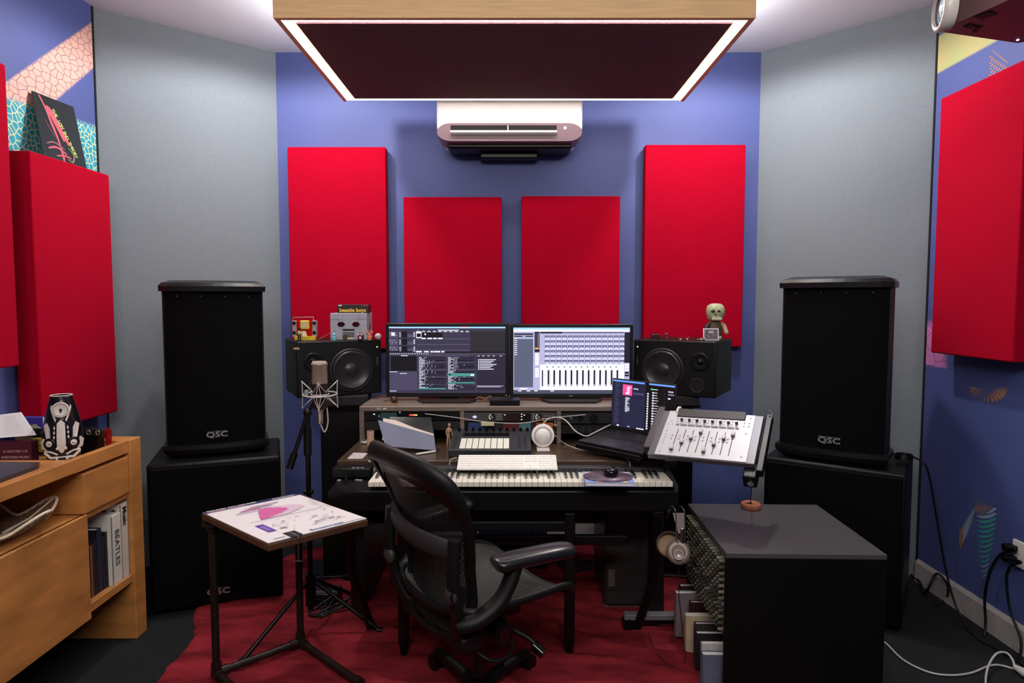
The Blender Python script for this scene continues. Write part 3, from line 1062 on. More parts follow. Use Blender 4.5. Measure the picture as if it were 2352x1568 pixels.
m = MB(); m.tube([(-.030, 0, .013), (-.022, 0, .009), (.022, 0, .009), (.032, 0, .014)], .007, mat('red_deck', (150, 30, 34), .5), 8, flat=.2, up=(0, 1, 0)); m.make('deck', t)
for s in (-1, 1):
    for q in (-1, 1):
        m = MB(); m.cyl((s * .018, q * .006 - .002, .0035), (s * .018, q * .006 + .002, .0035), .0035, WHITE, n=10); m.make('wheel', t)
t = thing('toy_car', 'tiny silver and black toy car near the photo card', 'toy', (TY(1611, 3.28), 3.285, ZM), -.1)
m = MB(); m.box(-.02, .02, -.008, .008, .003, .009, SILV, .002, 2); m.box(-.008, .012, -.007, .007, .008, .014, GLOSS, .003, 2); m.make('body', t)
for s in (-1, 1):
    for q in (-1, 1):
        m = MB(); m.cyl((s * .012, q * .008 - .0015, .0045), (s * .012, q * .008 + .0015, .0045), .0045, BLK, n=12); m.make('wheel', t)
m = MB(); m.box(0, .014, .0, .012, 0, .020, mat('dusty_red', (110, 50, 44), .6), .003, 2); m.ball((.007, .006, .026), .010, mat('dusty_red', (110, 50, 44), .6))
tag(m.make('brown_figurine', loc=(TY(1528, 3.37), 3.37, ZM)), 'small brown red lump figurine on the left half of the right speaker', 'toy')

#@@ DESK
# ------------------------------------------------------------------ desk with hutch
DX0, DX1, DY0, DZ = -.757, .715, 2.785, .75
HY, HZ = 3.115, .932
t = thing('studio_desk', 'dark brown studio desk with grey rack hutch under both computer monitors', 'desk', ((DX0 + DX1) / 2, DY0, 0))
hw = (DX1 - DX0) / 2
m = MB(); m.box(-hw, hw, 0, .80, DZ - .028, DZ, DESK, .004, 2); m.make('worktop', t)
m = MB(); m.box(-hw + .015, hw - .015, .02, .05, DZ - .075, DZ - .028, BLK, .002); m.make('front_rail', t)
for s in (-1, 1):
    m = MB(); x = s * (hw - .05)
    m.prism([(x - .03, .12, 0), (x - .03, .16, DZ - .03), (x - .03, .62, DZ - .03), (x - .03, .62, 0)], (.06, 0, 0), mat('desk_leg_paint', (24, 23, 24), .45)); m.make('side_leg', t)
m = MB(); m.box(-hw + .08, hw - .08, .50, .52, .30, .40, BLK); m.make('modesty_bar', t)
# hutch
hx0, hx1 = -.735, .695
cxd = (DX0 + DX1) / 2
hy = HY - DY0
m = MB(); m.box(hx0 - cxd, hx1 - cxd, hy, hy + .40, HZ - .024, HZ, SHELF, .003); m.make('hutch_shelf', t)
for xa, xb in ((hx0, hx0 + .022), (hx1 - .022, hx1)):
    m = MB(); m.prism([(xa - cxd - .0, hy + .0, DZ), (xa - cxd, hy + .38, DZ), (xa - cxd, hy + .38, HZ - .024), (xa - cxd, hy + .0, HZ - .024)], (xb - xa, 0, 0), SHELF); m.make('hutch_side', t)
divs = [-.240, .226]
for x in divs:
    m = MB(); m.box(x - cxd - .010, x - cxd + .010, hy + .003, hy + .30, DZ, HZ - .024, SHELF); m.make('hutch_divider', t)
m = MB(); m.box(hx0 - cxd + .02, hx1 - cxd - .02, hy + .30, hy + .31, DZ, HZ - .024, BLKM); m.make('hutch_back', t)


# rack units
def rack(name, label, x0, x1, z0, z1, face, y=None):
    y = HY + .008 if y is None else y
    o = thing(name, label, 'rack unit', ((x0 + x1) / 2, y, z0), 0)
    w2 = (x1 - x0) / 2
    m = MB(); m.box(-w2 + .016, w2 - .016, .003, .24, .002, z1 - z0 - .002, BLK); m.make('chassis', o)
    m = MB(); m.box(-w2, w2, 0, .004, .001, z1 - z0 - .001, face, .001); m.make('faceplate', o)
    return o, w2, z1 - z0


ZT = HZ - .026
bayL, bayM, bayR = (hx0 + .024, divs[0] - .011), (divs[0] + .011, divs[1] - .011), (divs[1] + .011, hx1 - .024)
o, w2, h = rack('rack_preamp', 'black rack unit with teal panel and red level lights, left hutch bay', bayL[0], bayL[1], ZT - .045, ZT, BLK)
m = MB(); m.box(-.150, -.075, -.002, 0, .004, .04, mat('dull_teal', (40, 78, 84), .5)); m.make('teal_panel', o)
for x, r in ((-.158, .007), (-.058, .014), (.16, .008)):
    m = MB(); m.cyl((x, 0, .024), (x, -.014, .024), r, mat('knob_teal_grey', (70, 100, 104), .4) if r < .008 else BLK, n=20); m.make('knob', o)
for k in range(8):
    m = MB(); m.box(-.015 + k * .005, -.0115 + k * .005, -.0015, 0, .025, .031, em((255, 40 + 24 * k, 60 + 10 * k), 2.2)); m.make('level_light', o)
m = MB(); m.box(-.188, -.180, -.0015, 0, .030, .034, em((255, 255, 255), 1.5)); m.box(-.062, -.058, -.0015, 0, .040, .043, em((255, 255, 255), 2)); m.make('status_light', o)
o, w2, h = rack('rack_blank', 'dark patch unit below the teal preamp, left hutch bay', bayL[0], bayL[1], ZT - .092, ZT - .047, mat('near_black', (22, 22, 25), .5))
for k in range(12):
    m = MB(); m.cyl((-.18 + k * .033, 0, .022), (-.18 + k * .033, -.003, .022), .006, DGREY, n=10); m.make('socket', o)
o, w2, h = rack('audio_interface', 'grey rack audio interface with two round black dials, middle hutch bay', bayM[0], bayM[1], ZT - .048, ZT - .003, mat('gunmetal', (84, 78, 80), .45, .3))
for x in (-.09, .135):
    m = MB(); m.cyl((x, -.0005, .022), (x, -.002, .022), .0165, BLK, n=24); m.cyl((x, -.002, .022), (x, -.016, .022), .0085, STEEL, .008, n=18)
    m.tube([(x + .0135 * math.cos(a), -.0025, .022 + .0135 * math.sin(a)) for a in [PI * (1.35 - k * .11) for k in range(8)]], .0012, em((220, 250, 180), 1.6), 5); m.make('dial', o)
m = MB(); m.box(-.035, .098, -.0015, 0, .004, .040, BLK); m.box(-.033, .05, -.0018, -.001, .006, .038, mat('display_maroon', (40, 10, 16), .3))
for x, z in ((.053, .036), (.053, .024), (.053, .01), (-.028, .032), (.066, .031)):
    m.box(x - .003, x + .004, -.0025, -.0012, z - .0015, z + .0015, em((235, 240, 255), 1.8))
m.make('display', o)
m = MB(); m.prism([(-.185, -.001, .022), (-.173, -.001, .014), (-.161, -.001, .022), (-.173, -.001, .030)], (0, -.001, 0), em((176, 176, 255), 1.6)); m.make('diamond_emblem', o)
for x, z in [(a, bb) for a in (-.062, -.050, .110) for bb in (.012, .023, .034)]:
    m = MB(); m.box(x - .003, x + .003, -.003, 0, z - .0028, z + .0028, LOGO, .0008); m.make('button', o)
for x in (.168, .187, .205):
    m = MB(); m.cyl((x, 0, .028 - (x - .168) * .1), (x, -.008, .028 - (x - .168) * .1), .0058, STEEL, n=14); m.make('toggle', o)
# module rack
o, w2, h = rack('module_rack', 'rack of blue, maroon, teal and orange modules with black knobs', bayM[0], bayM[1], DZ + .004, ZT - .051, BLK)
mods = [(-.205, -.112, (44, 62, 110)), (-.110, -.040, (34, 32, 36)), (-.038, .038, (108, 30, 42)), (.040, .098, (84, 130, 136)), (.100, .122, (60, 30, 34)), (.124, .205, (190, 104, 48))]
for i, (xa, xb, c) in enumerate(mods):
    m = MB(); m.box(xa, xb, -.003, 0, .003, h - .003, mat('module_%d' % i, c, .5), .001); m.make('module', o)
    n = max(1, int((xb - xa) / .027))
    for r in range(2):
        for k in range(n):
            x = xa + (k + .5) * (xb - xa) / n
            m = MB(); m.cyl((x, -.003, .026 + r * .030), (x, -.017, .026 + r * .030), .0068, BLK, .006, n=12); m.make('knob', o)
o, w2, h = rack('digital_clock_unit', 'black rack unit with red digits reading 119, right hutch bay', bayR[0], bayR[1], ZT - .060, ZT - .004, mat('near_black', (22, 22, 25), .5))
m = MB(); m.text('119', .030, em((255, 30, 50), 3.0), FRONT(.075, -.0012, .022), .0003); m.make('digits', o)
for x, r in ((-.125, .012), (-.17, .006), (-.06, .02)):
    m = MB(); m.cyl((x, 0, .03), (x, -.012, .03), r, BLK if r > .01 else STEEL, n=18); m.make('knob', o)
o, w2, h = rack('open_rack_tray', 'dark vented rack tray under the red digits, right hutch bay', bayR[0], bayR[1], ZT - .110, ZT - .064, BLKM)
for k in range(9):
    m = MB(); m.box(-.16 + k * .035, -.137 + k * .035, -.001, .001, .01, .035, DGREY, R=Matrix.Rotation(.5, 3, 'Y')); m.make('vent_slot', o)


# ------------------------------------------------------------------ screen drawing
def scr_rect(m, W, Hh, u0, v0, u1, v1, mt, lay, y=0):
    """rectangle on a screen; u to the right 0..1, v downwards 0..1"""
    m.quad([(W * (u - .5), y - .00012 * lay, Hh * (1 - v)) for u, v in ((u0, v1), (u1, v1), (u1, v0), (u0, v0))], mt)


def display(name, p0, p1, zb, zt, label, draw, logo=None):
    c = Vector(((p0 + p1) / 2, 3.30, 0))
    o = thing(name, label, 'monitor', (c.x, 3.30, HZ), 0, 'computer monitors on the hutch')
    W = p1 - p0
    z0, z1 = zb - HZ, zt - HZ
    m = MB(); m.box(-W / 2, W / 2, 0, .035, z0, z1, mat('monitor_bezel', (18, 17, 19), .35), .004, 2); m.make('housing', o)
    sw, sh = W - .036, z1 - z0 - .040
    m = MB(Matrix.Translation((0, -.0006, z0 + .022)))
    draw(m, sw, sh)
    m.make('screen', o, normals=False)
    m = MB(); m.box(-.045, .045, .03, .06, .012, z0 + .1, BLK, .004); m.make('stand_neck', o)
    m = MB(); m.prism([(-.115, -.10, 0), (.115, -.10, 0), (.15, -.03, 0), (.15, .10, 0), (-.15, .10, 0), (-.15, -.03, 0)], (0, 0, .012), mat('stand_base_dark', (44, 32, 32), .3)); m.make('stand_base', o)
    m = MB(); m.cyl((W / 2 - .014, -.001, z0 + .010), (W / 2 - .014, .001, z0 + .010), .0014, em((240, 240, 255), 3), n=8); m.make('power_light', o)
    if logo:
        m = MB(); m.text(logo, .010, LOGO, FRONT(0, -.0008, z0 + .011), .0002); m.make('logo', o)
    return o


BASE = em((74, 68, 96), .62); DK = em((22, 20, 32), .5); MID = em((112, 104, 140), .6); LT = em((235, 235, 255), 1.2); GRN = em((90, 175, 165), .8)
BLUEBAR = em((160, 205, 255), 1.25); DARKG = em((60, 58, 66), .5)


def drawL(m, W, Hh):
    rnd = random.Random(3)
    R = lambda *a: scr_rect(m, W, Hh, *a)
    R(0, 0, 1, 1, BASE, 0)
    R(0, 0, 1, .022, BLUEBAR, 2); R(.62, 0, .68, .02, em((255, 190, 200), 1.2), 3)
    R(.42, .045, .6, .058, LT, 2)
    R(.70, .07, 1, .38, DARKG, 1)
    R(.235, .09, .46, .16, DK, 1)
    for i in range(10):
        x = .235 + i * .047
        R(x, .068, x + .03, .078, LT, 2); R(x + .012, .05, x + .018, .057, LT, 2)
    R(.233, .07, .279, .17, LT, 2); R(.238, .10, .274, .155, DK, 3)
    for k in range(4):
        z = .175 + k * .085
        R(.235, z, .70, z + .014, MID, 2)
    for x0, x1 in ((.28, .315), (.33, .37), (.38, .41), (.42, .46)):
        R(x0, .165, x1, .185, LT, 3)
    R(.305, .10, .318, .125, LT, 3)
    for k in range(3):
        z = .07 + k * .11
        R(.0, z, .075, z + .095, MID, 1); R(.11, z, .155, z + .09, DK, 1); R(.16, z + .04, .205, z + .09, MID, 1)
        for j in range(4):
            R(.008 + j * .016, z + .02 + (j % 2) * .03, .013 + j * .016, z + .03 + (j % 2) * .03, LT, 2)
            R(.088, z + .015 + j * .02, .102, z + .022 + j * .02, LT, 2); R(.21, z + .01 + j * .02, .223, z + .02 + j * .02, LT, 2)
    R(.02, .085, .05, .135, LT, 3)
    R(0, .365, .2, .385, DK, 2)
    R(.47, .375, 1, .395, DK, 2)
    for x0, x1 in ((.23, .28), (.30, .34), (.355, .38), (.385, .44), (.45, .475)):
        R(x0, .365, x1, .385, LT, 3)
    R(0, .395, 1, .425, em((96, 90, 110), .6), 1)
    for j in range(18):
        R(.01 + j * .019, .40, .017 + j * .019, .412, LT, 3)
    R(.012, .44, .235, .665, DK, 2); R(.1, .43, .16, .44, LT, 3)
    R(0, .68, .24, .96, em((98, 90, 128), .6), 2); R(.0, .675, .07, .683, LT, 3); R(.09, .70, .15, .708, LT, 3)
    for X0, X1 in ((.25, .485), (.50, .735)):
        R(X0, .44, X1, .96, em((60, 54, 78), .55), 2)
        for k in range(22):
            z = .46 + k * .0225
            R(X0 + .005, z, X0 + .02 + rnd.random() * .04, z + .009, LT, 4)
            for j in range(rnd.randint(1, 4)):
                x = X0 + .05 + j * .014 + (.0 if rnd.random() < .8 else .05)
                R(x, z, x + .006, z + .008, LT, 4)
            if k % 4 == 2:
                R(X0 + .08, z, X1 - .01, z + .013, DK, 3)
            if k % 5 == 3:
                R(X0, z, X1, z + .014, MID, 3)
    R(.50, .70, .735, .745, GRN, 5); R(.70, .715, .728, .74, LT, 6); R(.512, .71, .532, .73, DK, 6)
    R(.50, .835, .735, .855, GRN, 5); R(.25, .925, .485, .945, GRN, 5)
    R(.755, .43, 1, .96, em((62, 52, 80), .55), 2)
    for k in range(7):
        z = .49 + k * .024
        R(.765, z - .002, .773, z + .014, LT, 4); R(.778, z, .87 + rnd.random() * .06, z + .01, LT, 4)
    R(.755, .89, .985, .895, LT, 4); R(.755, .905, .96, .91, LT, 4)
    for x in (.76, .80, .845, .89, .95):
        R(x, .435, x + .02, .443, LT, 4)
    R(0, .965, .06, .973, LT, 4)


def drawR(m, W, Hh):
    R = lambda *a: scr_rect(m, W, Hh, *a)
    PL, PW, SL, DKR = em((196, 194, 235), .95), em((240, 238, 255), 1.25), em((118, 126, 158), .62), em((50, 44, 66), .5)
    R(0, 0, 1, 1, PL, 0)
    R(0, 0, 1, .03, BLUEBAR, 2); R(0, .03, 1, .06, PW, 2)
    R(.005, .085, .17, .11, DKR, 2); R(.005, .12, .17, .14, em((70, 70, 96), .5), 2); R(.08, .125, .105, .133, LT, 3)
    R(.005, .17, .17, .90, SL, 2)
    for k in range(9):
        R(.008, .16 + k * .03, .033, .17 + k * .03, PW, 3)
    R(.055, .912, .12, .93, PW, 3)
    R(.182, .06, .225, .37, DKR, 2); R(.187, .30, .221, .325, em((240, 190, 120), 1), 3)
    for k in range(7):
        R(.187, .09 + k * .03, .200, .10 + k * .03, em((170, 110, 130), .7), 3); R(.208, .09 + k * .03, .218, .10 + k * .03, LT, 3)
    for k in range(10):
        if k != 5:
            R(.187, .385 + k * .037, .221, .415 + k * .037, PW, 3)
    R(.23, .062, .42, .088, DKR, 2); R(.42, .066, .95, .082, em((96, 100, 130), .6), 2)
    R(.955, .07, 1, .53, DKR, 2)
    for r in range(6):
        z = .12 + r * .074
        for c in range(14):
            x = .27 + c * .0495
            R(x, z, x + .041, z + .03, em((84, 80, 120), .6), 2)
            R(x + .006, z + .012, x + .036, z + .03, em((170, 170, 210), .9), 3)
            R(x + .006, z + .042, x + .015, z + .062, PW, 4); R(x + .022, z + .044, x + .036, z + .06, PW, 4)
    R(.23, .555, .955, .94, PW, 2)
    for c in range(13):
        x = .27 + c * .0495
        R(x + .025, .64, x + .040, .885, DKR, 4)
        R(x + .0, .67, x + .002, .86, em((150, 150, 185), .8), 4)
        R(x + .016, .585, x + .027, .60, DKR, 4)
        R(x - .006, .57, x - .0055, .9, em((205, 203, 235), 1), 3)
        R(x + .028, .86, x + .036, .88, PW, 5)
    R(.245, .64, .256, .885, DKR, 4)
    R(.23, .90, .955, .93, em((255, 255, 255), 1.35), 3)
    R(0, .945, 1, .965, em((60, 64, 84), .5), 3)
    for x in (.04, .115, .18, .32):
        R(x, .949, x + .03, .960, PW, 4)
    R(0, .967, 1, 1, em((90, 96, 120), .6), 3)
    for k in range(5):
        R(.96, .545 + k * .04, .996, .575 + k * .04, PW if k < 3 else DKR, 4)


A, B_ = atY(885, 742, 3.3), atY(1169, 912, 3.3)
display('computer_monitor', A.x, B_.x, B_.z, A.z, 'left computer monitor showing a dark purple video grid program', drawL)
A, B_ = atY(1171, 744, 3.3), atY(1453, 914, 3.3)
display('computer_monitor', A.x, B_.x, B_.z, A.z, 'right computer monitor showing a pale mixer program, partly behind laptop', drawR, 'DELL')

# small things on the hutch
m = MB(); a = atZ(1158, 936, HZ); m.box(-.07, .075, 0, .09, 0, .028, BLK, .003); tag(m.make('external_drive', loc=(a.x, 3.135, HZ)), 'flat black box lying between the two monitor bases', 'box')
m = MB(); m.box(-.03, .03, -.012, .012, 0, .014, WHITE, .004, 2); m.box(.02, .034, -.01, .01, .013, .024, WHITE, .003)
tag(m.make('white_adapter', loc=(atZ(993, 918, HZ).x, 3.36, HZ)), 'small white adapter lying behind the left monitor base', 'adapter')
m = MB(); m.box(-.013, .013, 0, .022, 0, .022, WHITE, .002); tag(m.make('white_cube', loc=(atZ(1050, 918, HZ).x + .02, 3.38, HZ)), 'small white cube charger right of the left monitor neck', 'charger')
m = MB(); m.tube(spline([(-.045, 0, .004), (-.02, .02, .02), (.01, 0, .006), (.03, .015, .024), (.05, 0, .004), (.02, -.02, .004), (-.02, -.012, .004)], 5, True), .005, mat('watch_leather', (96, 70, 58), .5), 6)
tag(m.make('cable_tangle', loc=(atZ(1110, 925, HZ).x, 3.27, HZ)), 'brown looped strap lying behind the black box between the monitors', 'strap')
m = MB(); m.ball((0, 0, .018), .018, mat('bronze', (96, 66, 48), .3, .6), sq=(1, .8, .9)); m.cyl((-.05, 0, .01), (-.02, 0, .016), .0025, mat('bronze', (96, 66, 48), .3, .6)); m.cyl((.008, -.004, 0), (.012, -.004, .012), .009, mat('bronze', (96, 66, 48), .3, .6))
tag(m.make('bronze_trinket', loc=(atZ(905, 925, HZ).x, 3.22, HZ)), 'little bronze trinket below the left corner of the left monitor', 'trinket')
m = MB(); m.box(-.035, .03, -.004, .01, 0, .006, mat('wood_scrap', (150, 104, 80), .6), .001); tag(m.make('wooden_stick', loc=(atZ(895, 933, HZ).x, 3.15, HZ)), 'small reddish wooden strip on the left end of the hutch', 'stick')
m = MB(); m.text('6hz', .014, PAPER, FRONT(0, 0, 0), .0004); m.quad([(.018, -.0002, -.003), (.036, -.0002, -.003), (.034, -.0002, .003), (.02, -.0002, .003)], PAPER)
tag(m.make('white_scribble', loc=(atZ(862, 940, HZ).x, HY - .0008, HZ - .011)), 'tiny white sticker lettering on the left front edge of the hutch', 'sticker')
m = MB()
for k, (u, r) in enumerate(((1280, .010), (1292, .010), (1302, .012))):
    m.lathe([(r, 0), (r, .02), (r * .7, .026), (r * .7, .032)], mat('pot_grey', (150, 140, 140), .4), (atZ(u, 915, HZ).x, 3.40, HZ), 12)
tag(m.make('little_pots'), 'three tiny grey pots behind the right monitor base', 'pots')

# ------------------------------------------------------------------ things on the worktop
# leaning tablet; pale and grey sheets stand in for its screen reflections
def slab(m, pts, th, mt):
    n = (Vector(pts[1]) - Vector(pts[0])).cross(Vector(pts[-1]) - Vector(pts[0])).normalized()
    if n.y < 0:
        n = -n
    m.prism(pts, n * th, mt)


def on_lean(corners, yb, lean):
    """pixel corners on the plane through (y=yb, z=DZ) leaning back by `lean` metres per metre"""
    out = []
    for u, v in corners:
        d = _ray(u, v)
        tt = (yb + lean * (CH - DZ)) / (d[1] - lean * d[2])
        out.append(Vector((d[0] * tt, d[1] * tt, CH + d[2] * tt)))
    return out


m = MB(); slab(m, on_lean([(884, 1022), (1003, 1036), (990, 958), (896, 957)], 2.955, .42), .006, GLOSS); slab(m, on_lean([(884, 1022), (1003, 1036), (1002, 1030), (885, 1016)], 2.953, .42), .003, MGREY)
tag(m.make('tablet'), 'upright glossy black tablet on the desk behind its painted screen reflections', 'tablet')
m = MB(); slab(m, on_lean([(878, 1010), (998, 1032), (996, 996), (952, 982), (910, 965), (880, 960)], 2.940, .42), .004, mat('bright_reflection', (244, 228, 214), .5))  # reflection of the ceiling strips in the screen, laid on as pale colour
tag(m.make('pale_reflection'), 'cream white sheet painted as light reflected in the tablet screen', 'paper')
m = MB(); slab(m, on_lean([(885, 1024), (1001, 1034), (997, 1000), (868, 964)], 2.925, .42), .004, mat('blue_grey_reflection', (128, 134, 158), .6, var=.06, vs=12))  # grey-blue part of the screen reflection, painted as a second sheet
tag(m.make('grey_reflection'), 'blue grey sheet with slanted top painted as a tablet screen reflection', 'grey_reflection')
m = MB(); a, c = atZ(960, 1042, DZ + .006), atZ(1000, 1036, DZ + .006); m.cyl(a, c, .0045, WHITE, n=12); m.cyl(a, a + (a - c).normalized() * .012, .0045, WHITE, .001, 12)
tag(m.make('stylus'), 'white stylus lying at the foot of the tablet', 'pen')
a = atZ(862, 1020, DZ)
m = MB(); m.cyl((0, 0, 0), (0, 0, .075), .017, mat('candle_wax', (214, 176, 150), .5), n=20); m.cyl((0, 0, .075), (0, 0, .0765), .015, mat('candle_top', (90, 84, 90), .3), n=20)
tag(m.make('candle', loc=(atZ(864, 1012, DZ).x, 3.06, DZ)), 'beige cylinder candle left of the tablet', 'candle')
m = MB(); m.lathe([(.012, 0), (.02, .003), (.024, .014), (.022, .014), (.018, .005), (.0005, .004)], WHITE, n=24)
tag(m.make('small_dish', loc=(atZ(852, 1012, DZ).x - .012, 3.125, DZ)), 'small white dish half behind the beige candle', 'dish')
m = MB(); pc = [atZ(797, 1053, DZ + .0015), atZ(832, 1053, DZ + .0015), atZ(845, 1040, DZ + .0015), atZ(812, 1039, DZ + .0015)]
m.prism(pc, (0, 0, -.0013), mat('printed_card', (196, 188, 190), .6, var=.5, vs=140)); tag(m.make('printed_card'), 'white printed card at the front left corner of the desk', 'card')
m = MB(); m.tube(spline([(-.02, 0, .004), (-.005, .01, .012), (.01, 0, .02), (.028, -.005, .034)], 4), .006, mat('dark_leaf', (44, 32, 26), .6), 6); m.ball((.0, .004, .010), .012, mat('dark_leaf', (44, 32, 26), .6), sq=(1.2, .8, .7))
tag(m.make('dark_trinket', loc=(atZ(850, 1040, DZ).x, 2.93, DZ)), 'small dark brown trinket by the tip of the chair back', 'trinket')
# tan mannequin figure
t = thing('mannequin', 'slim tan jointed figure leaning by the pad controller', 'figurine', (atZ(1034, 1016, DZ).x, 3.06, DZ), .3)
TANP = mat('tan_figure', (190, 150, 120), .5)
m = MB()
m.tube(spline([(-.006, 0, 0), (-.004, .003, .035), (.002, .004, .062)], 4), [.003, .0035, .004, .0045, .005, .0055, .006, .0062, .006], TANP, 8)
m.tube(spline([(.006, .004, 0), (.007, .006, .035), (.004, .004, .062)], 4), .0038, TANP, 8)
m.ball((.003, .004, .076), .011, TANP, sq=(1, .7, 1.4)); m.ball((.005, .003, .101), .008, TANP, sq=(.85, .9, 1.2)); m.cyl((.004, .004, .088), (.005, .003, .095), .0035, TANP)
m.tube(spline([(-.006, .002, .086), (-.010, 0, .066), (-.006, -.004, .050)], 4), .003, TANP, 6); m.tube(spline([(.013, .002, .086), (.018, 0, .066), (.015, -.004, .050)], 4), .003, TANP, 6)
m.make('figure_body', t)
# pad controller
pa, pb = atZ(1029, 1033, DZ + .035), atZ(1220, 1033, DZ + .035)
PWd = pb.x - pa.x
tilt = math.radians(7)
t = thing('pad_controller', 'black pad controller with eight columns of pale pads on the desk', 'controller', M=Matrix.Translation(((pa.x + pb.x) / 2, pa.y, DZ + .002)) @ Matrix.Rotation(tilt, 4, 'X'))
m = MB(); m.box(-PWd / 2, PWd / 2, 0, .29, 0, .034, mat('controller_body', (46, 47, 52), .42), .003, 2); m.make('body', t)
me = None
x0, x1, yy0, yy1 = -PWd / 2 + .047, PWd / 2 - .096, .016, .150
for r in range(8):
    for c in range(8):
        sx, sy = (x1 - x0) / 8, (yy1 - yy0) / 8
        if me is None:
            m = MB(); m.box(-sx / 2 + .0014, sx / 2 - .0014, -sy / 2 + .0004, sy / 2 - .0004, 0, .0025, mat('pad_pale', (232, 234, 218), .5), .0006); o = m.make('pad', t); me = o.data
            o.location = (x0 + (c + .5) * sx, yy0 + (r + .5) * sy, .034)
        else:
            inst('pad', me, t, (x0 + (c + .5) * sx, yy0 + (r + .5) * sy, .034))
m = MB(); m.box(x0, x1, .185, .235, .034, .0345, GLOSS); m.make('display', t)
for k in range(11):
    m = MB(); m.cyl((-PWd / 2 + .03 + k * .0325, .262, .034), (-PWd / 2 + .03 + k * .0325, .262, .050), .007, BLK, .006, n=12); m.make('knob', t)
for s, xx in ((0, -PWd / 2 + .022), (1, PWd / 2 - .05), (1, PWd / 2 - .025)):
    for k in range(8):
        m = MB(); m.box(xx - .008, xx + .008, .02 + k * .022, .036 + k * .022, .034, .0355, DGREY, .001); m.make('button', t)
# round white charging puck on stand
pc = atZ(1247, 1030, DZ)
t = thing('charging_stand', 'round white charging disc standing on a short white foot', 'charger', (pc.x, 3.02, DZ), 0)
RX = Matrix.Rotation(math.radians(78), 3, 'X')
m = MB(); m.lathe([(.052, -.006), (.054, 0), (.052, .006), (.046, .0068), (.0005, .0066)], WHITE, (0, 0, .060), 40, RX); m.make('disc', t)
m = MB(); m.lathe([(.043, .0070), (.043, .0082), (.034, .0082), (.034, .0072)], mat('pale_grey_ring', (188, 180, 184), .5), (0, 0, .060), 40, RX, caps=False); m.make('ring', t)
m = MB(); m.lathe([(.034, .0072), (.033, .010), (.0005, .010)], mat('soft_white', (240, 238, 232), .5), (0, 0, .060), 40, RX); m.make('centre_pad', t)
m = MB(); m.box(-.03, .03, -.075, .02, 0, .007, mat('pale_plastic', (200, 186, 186), .3), .003, 2); m.box(-.018, .018, .0, .016, .006, .03, WHITE, .003); m.make('foot', t)
# cables of the desk
WCB = mat('white_cable', (200, 196, 190), .45)
m = MB(); m.tube(spline([atY(1246, 975, 3.06), atY(1258, 963, 3.08), atY(1280, 958, 3.08), atY(1300, 966, 3.05), atY(1322, 990, 3.0), atY(1345, 1001, 2.97), atY(1360, 996, 3.0), atY(1372, 990, 3.04), atY(1402, 975, 3.10)], 8), .0032, WCB, 6)
tag(m.make('charging_cable'), 'white cable arching from the charging disc to the laptop', 'cable')
m = MB(); m.tube(spline([atY(1275, 1000, 3.02), atZ(1300, 1020, DZ + .004), atZ(1345, 1036, DZ + .003), atZ(1400, 1045, DZ + .003), atZ(1430, 1049, DZ + .003), atZ(1444, 1058, DZ + .002), atY(1447, 1068, 2.75), atY(1446, 1074, 2.73)], 8), .0022, WCB, 6)
tag(m.make('thin_white_cable'), 'thin white cable crossing the desk towards the black mouse', 'cable')
m = MB(); m.tube(spline([atY(976, 950, 3.10), atY(1050, 959, 3.09), atY(1110, 968, 3.09), atY(1180, 972, 3.09), atY(1225, 968, 3.09), atY(1262, 960, 3.08), atY(1345, 952, 3.09)], 8), .0018, WCB, 6)
tag(m.make('hanging_string'), 'thin pale cord strung across the front of the hutch', 'cord')
m = MB(); a = atY(1120, 973, 3.082); m.box(-.031, .031, -.0035, .0035, -.009, .009, mat('kraft_tag', (220, 204, 160), .6)); tag(m.make('cream_tag', loc=a), 'cream label tag hanging on the cord before the hutch', 'tag')
m = MB(); m.tube(spline([atY(1246, 962, 3.07), atY(1252, 975, 3.06), atY(1258, 985, 3.05)], 4), .0024, mat('copper_wire', (196, 130, 96), .4, .4), 6); m.tube(spline([atY(1254, 972, 3.07), atY(1248, 978, 3.06), atY(1244, 984, 3.05)], 4), .0024, mat('copper_wire', (196, 130, 96), .4, .4), 6)
m.ball(atY(1246, 962, 3.07), .0045, mat('copper_wire', (196, 130, 96), .4, .4)); tag(m.make('copper_clip'), 'crossed copper coloured wires above the charging disc', 'wire')
m = MB(); a = atY(1275, 965, 3.075); m.box(-.004, .004, -.004, .004, -.02, .0, STEEL); m.tube(spline([(-.012, 0, -.02), (0, 0, -.025), (.012, 0, -.02)], 4), .004, STEEL, 6); m.tube(spline([(0, 0, -.024), (-.004, 0, -.05), (.004, 0, -.06), (.008, 0, -.04), (.004, 0, -.022)], 4), .0012, STEEL, 5)
tag(m.make('hanging_keys', loc=a), 'small bunch of keys hanging right of the charging disc', 'keys')

